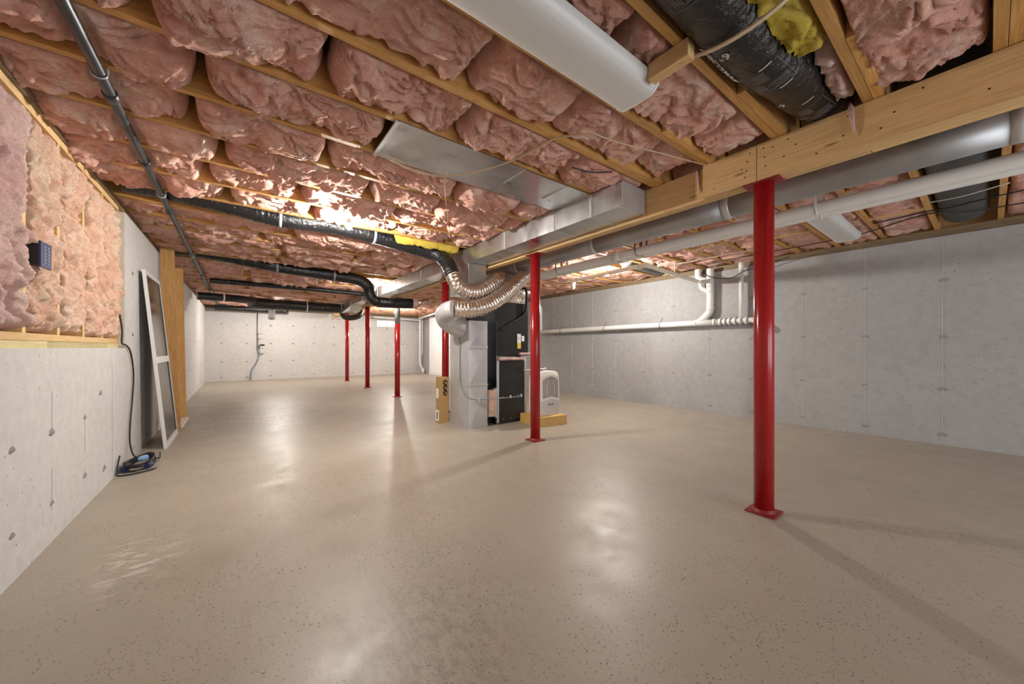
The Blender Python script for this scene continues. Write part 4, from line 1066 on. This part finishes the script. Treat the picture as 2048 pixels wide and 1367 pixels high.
d_bk = dpart('bucket', 'grey_plastic', arch_panel(3.428, 3.738, ZB + 0.01, ZB + 0.195, 0.03, 3.803, 0.008))
hb = MB(); hb.tube(smooth_path([(3.53, 3.784, ZB + 0.165), (3.555, 3.778, ZB + 0.155), (3.583, 3.776, ZB + 0.152), (3.61, 3.778, ZB + 0.155), (3.635, 3.784, ZB + 0.165)], 5), [0.006] + [0.013] * 19 + [0.006], 8)
dpart('handle', 'grille', hb, d_bk)
dpart('side_vent', 'grille', MB().box(3.416, 3.4195, 3.92, 4.06, ZB + 0.25, ZB + 0.48))
cg = MB(); cg.tube(smooth_path([(3.418, 3.84, ZB + 0.08), (3.395, 3.83, ZB + 0.09), (3.39, 3.815, ZB + 0.05), (3.40, 3.81, ZB + 0.015), (3.385, 3.86, ZB + 0.008), (3.37, 3.95, ZB + 0.008)], 6), 0.005, 7)
dpart('power_cord', 'cable_black', cg)
def sheet(nm, label, c, sx, sy, z, a, curl, mat='paper'):
    b = MB(); n = 7; vs = []
    for i in range(n):
        for j in range(n):
            s, t = i / (n - 1) - 0.5, j / (n - 1) - 0.5
            zz = z + curl * (s * s * 0.6 + 0.3 * s * t) + 0.003 * math.sin(9 * s + 4 * t)
            vs.append((c[0] + s * sx, c[1] + t * sy, zz))
    m = len(vs); vs += [(x, y, zz - 0.0025) for x, y, zz in vs]
    fs = [tuple(f) for f in grid_faces(n, n)[:, ::-1]] + [tuple(f + m) for f in grid_faces(n, n)]
    ring = [j for j in range(n)] + [i * n + n - 1 for i in range(1, n)] + [(n - 1) * n + j for j in range(n - 2, -1, -1)] + [i * n for i in range(n - 2, 0, -1)]
    fs += [(ring[k], ring[(k + 1) % len(ring)], ring[(k + 1) % len(ring)] + m, ring[k] + m) for k in range(len(ring))]
    o = rotz(b.add(vs, fs), c, a).build(nm, mat, loc=(c[0], c[1], z)); return tag(o, label, 'paper')
sheet('paper_booklet', 'white paper booklet overhanging the rear corner of the dehumidifier', (3.43, 4.02), 0.26, 0.20, ZB + 0.640, 0.35, 0.03)
sheet('paper_sheet', 'folded white leaflet lying across the booklet on the dehumidifier', (3.52, 3.98), 0.18, 0.12, ZB + 0.656, -0.5, 0.05)

# ================================================================== LIGHTS OF THE PLACE AND ADDED BULBS
def bulb_light(x, y, label, zt=ZJ, glow='bulb'):
    e = empty('bare_bulb', (x, y, zt), label, 'light bulb', 'bare bulbs in ceiling sockets')
    MB().lathe([(0.001, 0.0), (0.052, 0.0), (0.052, -0.012), (0.030, -0.03), (0.026, -0.062), (0.001, -0.062)], (x, y, zt), 20).build('socket', 'porcelain', e)
    MB().lathe([(0.013, -0.058), (0.015, -0.075), (0.026, -0.103), (0.031, -0.117)], (x, y, zt), 16).build('bulb_collar', 'porcelain', e)
    MB().lathe([(0.0313, -0.1175), (0.0325, -0.122), (0.033, -0.128), (0.028, -0.152), (0.014, -0.167), (0.0005, -0.171)], (x, y, zt), 16).build('glass_bulb', glow, e)
    return e
bulb_light(0.87, JY(9), 'lit bare bulb under the joists beside the long black duct')
bulb_light(4.83, JY(9) - 0.042, 'lit bare bulb over the cream drain branch, beyond the beam')
bulb_light(4.32, JY(29) - 0.042, 'lit bare bulb near the small window at the end wall')
bulb_light(0.97, JY(30), 'added lit bare bulb hidden behind the thick black duct near the end wall')  # out of sight, added to match the bright far end

bulb_light(2.24, JY(18), 'added lit bare bulb beside the trunk, behind the dropping black duct', glow='bulb_added')  # extra bulb added to brighten the far ceiling and left wall

def wrap_light(x0, x1, yc, label):
    e = empty('wrap_light', ((x0 + x1) / 2, yc, ZJ), label, 'light fixture', 'switched-off wraparound ceiling lights')
    box('housing', 'white', (x0 + 0.005, x1 - 0.005, yc - 0.112, yc + 0.112, 2.422, ZJ - 0.0005), e)
    prof = [(-0.122, 2.428), (-0.122, 2.405), (-0.116, 2.388), (-0.095, 2.368), (-0.085, 2.362), (-0.05, 2.357), (0.05, 2.357), (0.085, 2.362), (0.095, 2.368), (0.116, 2.388), (0.122, 2.405), (0.122, 2.428)]
    n = len(prof); vs = [(x, yc + a, z) for x in (x0 + 0.012, x1 - 0.012) for a, z in prof]
    b = MB().add(vs, [(i, n + i, n + i + 1, i + 1) for i in range(n - 1)], True); b.add([vs[i] for i in range(n)], [tuple(range(n))]); b.add([vs[n + i] for i in range(n)], [tuple(reversed(range(n)))])
    b.build('lens', 'lens', e)
    for xa, xb in ((x0, x0 + 0.012), (x1 - 0.012, x1)):
        vs = [(x, yc + a * 1.02, z - 0.002) for x in (xa, xb) for a, z in prof]
        MB().add(vs, [(i, n + i, n + (i + 1) % n, (i + 1) % n) for i in range(n)] + [tuple(range(n)), tuple(reversed(range(n, 2 * n)))]).build('end_cap', 'white', e)
    return e
wrap_light(0.40, 1.645, 1.10, 'white wraparound light fixture under the joists near the printed black duct')
wrap_light(4.50, 5.76, 1.02, 'white wraparound light fixture crossing above the paired white pipes')

# ================================================================== PIPES
gp = empty('gas_pipe', (-0.53, 6, 2.40), 'long black iron pipe hung under the joists along the left wall', 'pipe')
MB().tube(straight((-0.53, YB + 0.1, 2.405), (-0.53, 14.1, 2.405), 1.0), 0.024, 14).build('pipe', 'gas_pipe', gp)
for y in (2.75, 3.6, 4.75, 6.6, 8.5, 10.5, 12.4):
    MB().tube([(-0.53, y - 0.035, 2.405), (-0.53, y - 0.028, 2.405), (-0.53, y + 0.028, 2.405), (-0.53, y + 0.035, 2.405)], [0.026, 0.031, 0.031, 0.026], 14).build('coupling', 'gas_pipe', gp)
for y in (JY(6), JY(10), JY(16), JY(22), JY(28)):
    b = MB(); b.tube([(-0.53 + 0.028 * math.cos(a), y, 2.405 - 0.028 * math.sin(a)) for a in np.linspace(0, math.pi, 10)], 0.004, 6); b.box(-0.561, -0.556, y - 0.006, y + 0.006, 2.405, ZJ - 0.001); b.box(-0.504, -0.499, y - 0.006, y + 0.006, 2.405, ZJ - 0.001)
    b.build('pipe_hook', 'galv_dull', gp)
MB().tube(smooth_path([(-0.53, 14.1, 2.405), (-0.5, 14.15, 2.405), (-0.3, 14.16, 2.405)], 6), 0.024, 12).build('elbow', 'gas_pipe', gp)

for i, (x, lab) in enumerate(((3.82, 'white plastic vent pipe of the pair nearer the round duct'), (3.955, 'white plastic vent pipe of the pair on the grey wall side'))):
    e = empty('vent_pipe', (x, 1.5, 2.25), lab, 'pipe', 'paired white vent pipes')
    MB().tube(straight((x, YB + 0.05, 2.248), (x, 6.4, 2.248), 0.6), 0.05, 20).build('pipe', 'pvc', e)
    MB().cyl((x, 2.80, 2.248), (x, 2.90, 2.248), 0.054, 20).build('coupling', 'pvc', e)
    for y in (0.86, 2.55, 3.9):
        b = MB(); b.tube([(x + 0.0535 * math.cos(a), y, 2.248 - 0.0535 * math.sin(a)) for a in np.linspace(0, math.pi, 14)], 0.0035, 6)
        b.box(x - 0.057, x - 0.051, y - 0.009, y + 0.009, 2.248, ZJ - 0.001); b.box(x + 0.051, x + 0.057, y - 0.009, y + 0.009, 2.248, ZJ - 0.001)
        b.build('pipe_hook', 'pvc' if y < 1 else 'grey_dark', e)

PX = 6.225
dr = empty('drain_line', (PX, 3.0, 1.5), 'white plastic drain line clamped along the grey wall with risers', 'pipe')
MB().tube(straight((PX, 7.0, 1.495), (PX, 2.66, 1.51), 0.5), 0.05, 20).build('main_run', 'pvc', dr)
MB().tube(smooth_path([(PX, 2.66, 1.51), (PX, 2.30, 1.515), (PX, 2.16, 1.51), (PX, 2.08, 1.47), (PX + 0.01, 2.03, 1.42), (PX + 0.03, 1.99, 1.40)], 8), 0.042, 18).build('end_run', 'pvc', dr)
for y in (3.02, 2.72, 2.63, 2.56, 2.49, 2.41, 2.33, 2.25):
    cpl = MB().cyl((PX, y - 0.018, 1.512), (PX, y + 0.018, 1.512), 0.056, 20).build('coupling', 'pvc', dr)
    MB().cyl((PX, y - 0.022, 1.512), (PX, y - 0.018, 1.512), 0.0575, 20).build('primer_ring', 'pvc_ring', cpl)
MB().tube(smooth_path([(PX, 3.02, 1.505), (PX, 2.95, 1.54), (PX, 2.85, 1.63), (PX, 2.80, 1.70), (PX, 2.79, 1.85), (PX, 2.79, 2.2), (PX, 2.79, 2.40)], 8), 0.055, 20).build('stack', 'pvc', dr)
MB().tube(smooth_path([(PX, 2.79, 2.17), (PX, 2.86, 2.215), (PX, 2.94, 2.245), (PX, 2.985, 2.31), (PX, 2.985, 2.42)], 8), 0.05, 18).build('upper_branch', 'pvc', dr)
MB().tube(smooth_path([(PX, 2.80, 2.00), (PX, 2.86, 2.05), (PX, 2.93, 2.10), (PX, 2.945, 2.17), (PX - 0.03, 2.95, 2.20)], 8), 0.034, 16).build('lower_branch', 'pvc', dr)
for z in (1.74, 2.02, 2.12): MB().cyl((PX, 2.79, z - 0.02), (PX, 2.79, z + 0.02), 0.06, 20).build('coupling', 'pvc', dr)
MB().tube([(PX, 2.325, 1.515), (PX, 2.325, 2.33)], 0.03, 16).build('thin_riser', 'pvc', dr)
MB().cyl((PX, 2.325, 2.30), (PX, 2.325, 2.42), 0.036, 16).build('coupling', 'pvc', dr)
MB().tube(smooth_path([(PX, 6.98, 1.49), (PX, 7.0, 1.55), (PX, 7.0, 2.08), (PX, 7.05, 2.16), (PX, 7.2, 2.18)], 8), 0.042, 16).build('end_riser', 'pvc', dr)
for y in (6.25, 4.95, 3.67):
    b = MB(); b.tube([(PX + 0.055 * math.cos(a), y, 1.50 + 0.055 * math.sin(a)) for a in np.linspace(0, 2 * math.pi, 20)], 0.006, 6); b.box(PX + 0.05, XR - 0.0005, y - 0.01, y + 0.01, 1.53, 1.56); b.tube([(PX - 0.01, y, 1.55), (PX - 0.005, y - 0.03, 1.62), (PX + 0.02, y - 0.035, 1.64)], 0.005, 6)
    b.build('pipe_clamp', 'grey_dark', dr)
br = empty('drain_branch', (4.65, 3.0, 2.28), 'cream plastic drain branch under the joists by the lit bulb', 'pipe')
MB().tube(straight((6.13, 2.95, 2.20), (4.70, 2.97, 2.275), 0.4), 0.03, 16).build('cross_run', 'pvc_cream', br)
MB().tube(smooth_path([(4.74, 2.97, 2.273), (4.68, 2.97, 2.277), (4.65, 3.0, 2.278), (4.645, 3.06, 2.277)], 6), 0.037, 16).build('elbow', 'pvc_cream', br)
MB().tube(straight((4.645, 3.03, 2.277), (4.61, 4.25, 2.255), 0.4), 0.03, 16).build('long_run', 'pvc_cream', br)
MB().tube(smooth_path([(4.612, 4.22, 2.256), (4.61, 4.30, 2.25), (4.61, 4.34, 2.21), (4.61, 4.34, 2.14), (4.61, 4.34, 2.10)], 6), [0.036] * 20 + [0.03, 0.025, 0.02, 0.015, 0.01], 16).build('trap', 'pvc_cream', br)
for y in (3.5, 4.12): MB().cyl((4.645 - (y - 3.03) * 0.029, y - 0.02, 2.268), (4.645 - (y - 3.03) * 0.029, y + 0.02, 2.268), 0.035, 16).build('coupling', 'pvc_cream', br)
for x in (5.35,): 
    b = MB(); b.tube([(x, 2.96 + 0.036 * math.cos(a), 2.243 - 0.036 * math.sin(a)) for a in np.linspace(0, math.pi, 10)], 0.005, 6); b.box(x - 0.008, x + 0.008, 2.92, 2.926, 2.243, ZJ); b.build('pipe_hook', 'pvc_cream', br)

fs_ = empty('far_stack', (6.2, 14.55, 0), 'white plastic waste stack in the far corner beyond the drywall partition', 'pipe')
MB().tube(smooth_path([(6.12, 14.55, 2.40), (6.12, 14.55, 1.5), (6.12, 14.55, 0.55), (6.14, 14.55, 0.36), (6.22, 14.53, 0.16), (6.24, 14.53, 0.0)], 8), 0.05, 16).build('stack', 'pvc', fs_)
MB().tube(smooth_path([(6.24, 14.6, 2.40), (6.24, 14.6, 2.0), (6.24, 14.6, 1.0), (6.20, 14.57, 0.82), (6.13, 14.55, 0.70)], 8), 0.033, 14).build('vent_riser', 'pvc', fs_)
MB().cyl((6.24, 14.47, 0.0), (6.24, 14.47, 0.2), 0.055, 16).build('cleanout', 'pvc', fs_)
MB().tube(smooth_path([(6.12, 14.55, 2.25), (5.9, 14.55, 2.24), (4.9, 14.56, 2.26), (4.2, 14.57, 2.28)], 6), 0.03, 12).build('side_run', 'pvc', fs_)
MB().tube(smooth_path([(6.1, 14.5, 2.28), (5.95, 14.2, 2.29), (5.75, 12.6, 2.32), (5.3, 9.2, 2.36)], 6), 0.03, 12).build('long_run', 'pvc', fs_)

# water service on the end wall
ws = empty('water_service', (0.5, YF - 0.05, 0), 'grey water service line with valves and meter on the end wall', 'pipe')
wy = YF - 0.075
MB().tube([(0.50, wy, 2.42), (0.50, wy, 1.0)], 0.014, 10).build('pipe', 'brass', ws)
MB().tube(smooth_path([(0.53, wy, 0.98), (0.53, wy, 0.8), (0.45, wy, 0.55), (0.34, wy, 0.35), (0.31, wy, 0.15), (0.30, wy, 0.0)], 8), 0.024, 10).build('flexible_conduit', 'strap', ws)
for z in (1.55, 1.38):
    _ = MB().lathe([(0.001, -0.035), (0.03, -0.03), (0.034, 0.0), (0.03, 0.03), (0.001, 0.035)], (0.50, wy, z), 12); vb = _.build('valve_body', 'brass', ws)
    MB().box(0.50, 0.62, wy - 0.04, wy - 0.03, z - 0.006, z + 0.006).build('valve_lever', 'grey_dark', vb)
box('meter', 'black', (0.565, 0.69, wy - 0.06, wy + 0.04, 1.14, 1.20), ws, bev=0.008); box('meter_lid', 'alu', (0.57, 0.685, wy - 0.05, wy + 0.03, 1.085, 1.138), ws); box('junction_box', 'grey_plastic', (0.56, 0.67, wy - 0.03, YF - 0.001, 0.90, 1.06), ws, bev=0.008)
MB().lathe([(0.02, -0.12), (0.026, -0.1), (0.02, -0.06), (0.03, -0.02), (0.02, 0.04)], (0.51, wy, 1.15), 12).build('fitting', 'brass', ws)
MB().cyl((0.40, wy, 0.0), (0.40, wy, 0.035), 0.05, 14).build('floor_flange', 'pvc', ws)
vc = empty('white_vent_cap', (0.73, 12.08, 1.9), 'white cylindrical cap hanging below the thick black duct', 'vent cap')
MB().lathe([(0.001, 0.0), (0.07, 0.0), (0.083, 0.03), (0.083, 0.54), (0.001, 0.54)], (0.73, 12.1, 1.9), 22).build('sleeve', 'white', vc)
MB().lathe([(0.001, -0.045), (0.05, -0.03), (0.086, 0.0), (0.086, 0.025), (0.084, 0.026)], (0.73, 12.1, 1.9), 22).build('grille', 'grey_plastic', vc)
wp = empty('wall_patch', (3.0, YF, 2.15), 'pale rectangular patch panel high on the end wall', 'panel')
box('board', 'concrete_warm', (2.78, 3.25, YF - 0.02, YF - 0.0005, 2.14, 2.33), wp, bev=0.003)
b = MB()
for x, z in ((2.80, 2.16), (2.80, 2.31), (3.02, 2.15), (3.23, 2.16)): b.box(x - 0.012, x + 0.012, YF - 0.032, YF - 0.018, z - 0.02, z + 0.02)
b.build('fasteners', 'black', wp)

# ================================================================== LEFT WALL THINGS
bx = empty('switch_box', (SX1, 3.04, 1.52), 'small black electrical box fixed on the wall insulation', 'electrical box')
box('back_box', 'black', (SX1 - 0.01, SX1 + 0.055, 3.0, 3.10, 1.535, 1.645), bx, bev=0.004)
box('face_plate', 'navy', (SX1 + 0.055, SX1 + 0.065, 2.99, 3.125, 1.522, 1.658), bx, bev=0.003)
b = MB(); xs = SX1 + 0.0655
for i in range(6):
    z = 1.545 + i * 0.017
    for y in (3.03, 3.075):
        b.box(xs, xs + 0.001, y, y + 0.018 - 0.004 * ((i * 3) % 3), z, z + 0.004); b.box(xs, xs + 0.001, y + 0.003 * (i % 4), y + 0.006 + 0.003 * (i % 4), z, z + 0.011)
b.build('markings', 'print', bx)

ct = empty('cable_coil', (-0.74, 4.66, 0), 'coiled black cable tied with blue tape on the floor by the wall', 'cable')
R3 = random.Random(5)
b = MB(); pts = []
for i in range(150):
    a = i / 150 * 2 * math.pi * 6.5; w = 0.006 * math.sin(a * 0.37)
    pts.append((-0.72 + (0.088 + w) * math.cos(a) + 0.006 * math.sin(1.7 * a), 4.68 + (0.14 + w * 1.5) * math.sin(a + 0.3), 0.012 + 0.052 * (0.5 + 0.5 * math.sin(a * 0.29)) + 0.018 * (1 + math.sin(a)) * 0.5 + 0.02 * max(0, math.sin(a + 0.9))))
b.tube(smooth_path(pts[::1], 2), 0.0065, 7); b.build('coil', 'cable_black', ct)
MB().tube(smooth_path([(SX1 + 0.02, 4.80, 1.40), (SX1 + 0.035, 4.80, 1.25), (XL - 0.01, 4.79, 1.14), (XL + 0.012, 4.84, 1.115), (XL + 0.014, 4.99, 1.04), (XL + 0.014, 5.10, 0.84), (XL + 0.014, 5.06, 0.62), (XL + 0.014, 4.98, 0.42), (XL + 0.016, 4.93, 0.25), (XL + 0.03, 4.90, 0.14), (-0.78, 4.84, 0.075), (-0.72, 4.80, 0.05)], 8), 0.0065, 8).build('cable', 'cable_black', ct)
MB().tube(smooth_path([(-0.70, 4.82, 0.04), (-0.66, 4.86, 0.03), (-0.62, 4.90, 0.02), (-0.635, 5.05, 0.03), (-0.64, 5.09, 0.035)], 6), 0.006, 7).build('loose_end', 'cable_black', ct)
MB().tube(smooth_path([(-0.825, 4.55, 0.16), (-0.832, 4.49, 0.05), (-0.82, 4.46, 0.009), (-0.72, 4.46, 0.008), (-0.62, 4.52, 0.008), (-0.60, 4.56, 0.008)], 6), 0.006, 7).build('loose_end', 'cable_black', ct)
MB().tube([(-0.76, 4.795, 0.055), (-0.69, 4.825, 0.055)], 0.03, 12).build('tape', 'blue_tape', ct)
MB().tube([(-0.80, 4.56, 0.03), (-0.795, 4.62, 0.035)], 0.028, 12).build('tape', 'navy', ct)
MB().tube([(-0.66, 4.56, 0.035), (-0.64, 4.61, 0.035)], 0.024, 12).build('tape', 'navy', ct)

def lean_panel(e, y0, y1, xb, xt, H, parts):
    """parts: (name, mat, s0, s1, t0, t1, n0, n1) in panel coords"""
    ax = np.array((xt - xb, 0, H)); L = np.linalg.norm(ax); ax /= L; nrm = np.array((ax[2], 0, -ax[0]))
    for nm, mt, s0, s1, t0, t1, n0, n1 in parts:
        P = []
        for n_ in (n0, n1):
            for s, t in ((s0, t0), (s1, t0), (s1, t1), (s0, t1)):
                q = np.array((xb, y0 + s, 0.0)) + ax * t + nrm * n_; P.append(q)
        MB().hexa(P).build(nm, mt, e)
sd = empty('screen_door', (-0.64, 5.8, 0), 'white-framed screen door leaning against the left wall', 'screen door')
W, Hh = 0.88, 1.93; fr = 0.032
lean_panel(sd, 5.38, 6.26, -0.635, -0.805, 1.93, [
    ('stile', 'alu', 0, fr, 0.0, Hh, -0.014, 0.014), ('stile', 'alu', W - fr, W, 0.0, Hh, -0.014, 0.014),
    ('rail', 'alu', fr, W - fr, 0.0, 0.06, -0.014, 0.014), ('rail', 'alu', fr, W - fr, Hh - 0.05, Hh, -0.014, 0.014),
    ('rail', 'white', fr, W - fr, 0.93, 1.0, -0.014, 0.018),
    ('mesh_panel', 'screen', fr, W - fr, 0.06, 0.93, -0.002, 0.002), ('mesh_panel', 'screen', fr, W - fr, 1.0, Hh - 0.05, -0.002, 0.002),
    ('inner_bead', 'grey_dark', fr, fr + 0.008, 0.06, Hh - 0.05, -0.01, 0.01), ('inner_bead', 'grey_dark', W - fr - 0.008, W - fr, 0.06, Hh - 0.05, -0.01, 0.01)])
for (y, xt0, xb0, zt, lab) in ((6.62, -0.835, -0.77, 2.42, 'taller leaning wood plank right behind the screen door'), (7.52, -0.83, -0.79, 2.31, 'shorter leaning wood plank, the one beyond the taller plank')):
    b = MB(); w = 0.14; t = 0.02
    b.hexa([(xb0, y - t, 0.0), (xb0 + w, y - t, 0.0), (xb0 + w, y + t, 0.0), (xb0, y + t, 0.0), (xt0, y - t, zt), (xt0 + w, y - t, zt), (xt0 + w, y + t, zt), (xt0, y + t, zt)])
    tag(b.build('wood_plank', 'plank_z', loc=(xb0 + 0.07, y, 0)), lab, 'plank', 'planks leaning on the left wall')
tag(box('white_board', 'white', (-0.70, -0.615, 6.66, 7.48, 0.0, 0.022), bev=0.003, loc=(-0.66, 7.0, 0)), 'white painted board lying on the floor at the foot of the planks', 'board')

# ================================================================== CABLES
def cable(pts, r, mat, label, n=8):
    b = MB().tube(smooth_path(pts, n), r, 7); p = pts[len(pts) // 2]
    return tag(b.build('cable', mat, loc=p), label, 'cable')
for pts_, r_, mat_, lab_ in CABLES:
    cable(pts_, r_, mat_, lab_)
tg = tag(MB().tube([(2.728, 0.47, 2.47), (2.724, 0.465, 2.42), (2.722, 0.46, 2.36), (2.722, 0.455, 2.31), (2.725, 0.45, 2.27)], [0.004, 0.016, 0.011, 0.007, 0.001], 7).build('paper_scrap', 'rose', loc=(2.72, 0.46, 2.4)), 'pale torn scrap hanging over the beam face under the pink tuft', 'scrap')
tg = tag(MB().tube([(2.766, 1.33, 2.45), (2.762, 1.325, 2.38), (2.763, 1.32, 2.32), (2.765, 1.315, 2.26)], [0.006, 0.014, 0.011, 0.002], 7).build('paper_scrap', 'rose', loc=(2.76, 1.32, 2.4)), 'pale torn scrap hanging where the outer beam layer stops', 'scrap')

for o in bpy.data.objects:
    if '_base' in o.keys(): del o['_base']
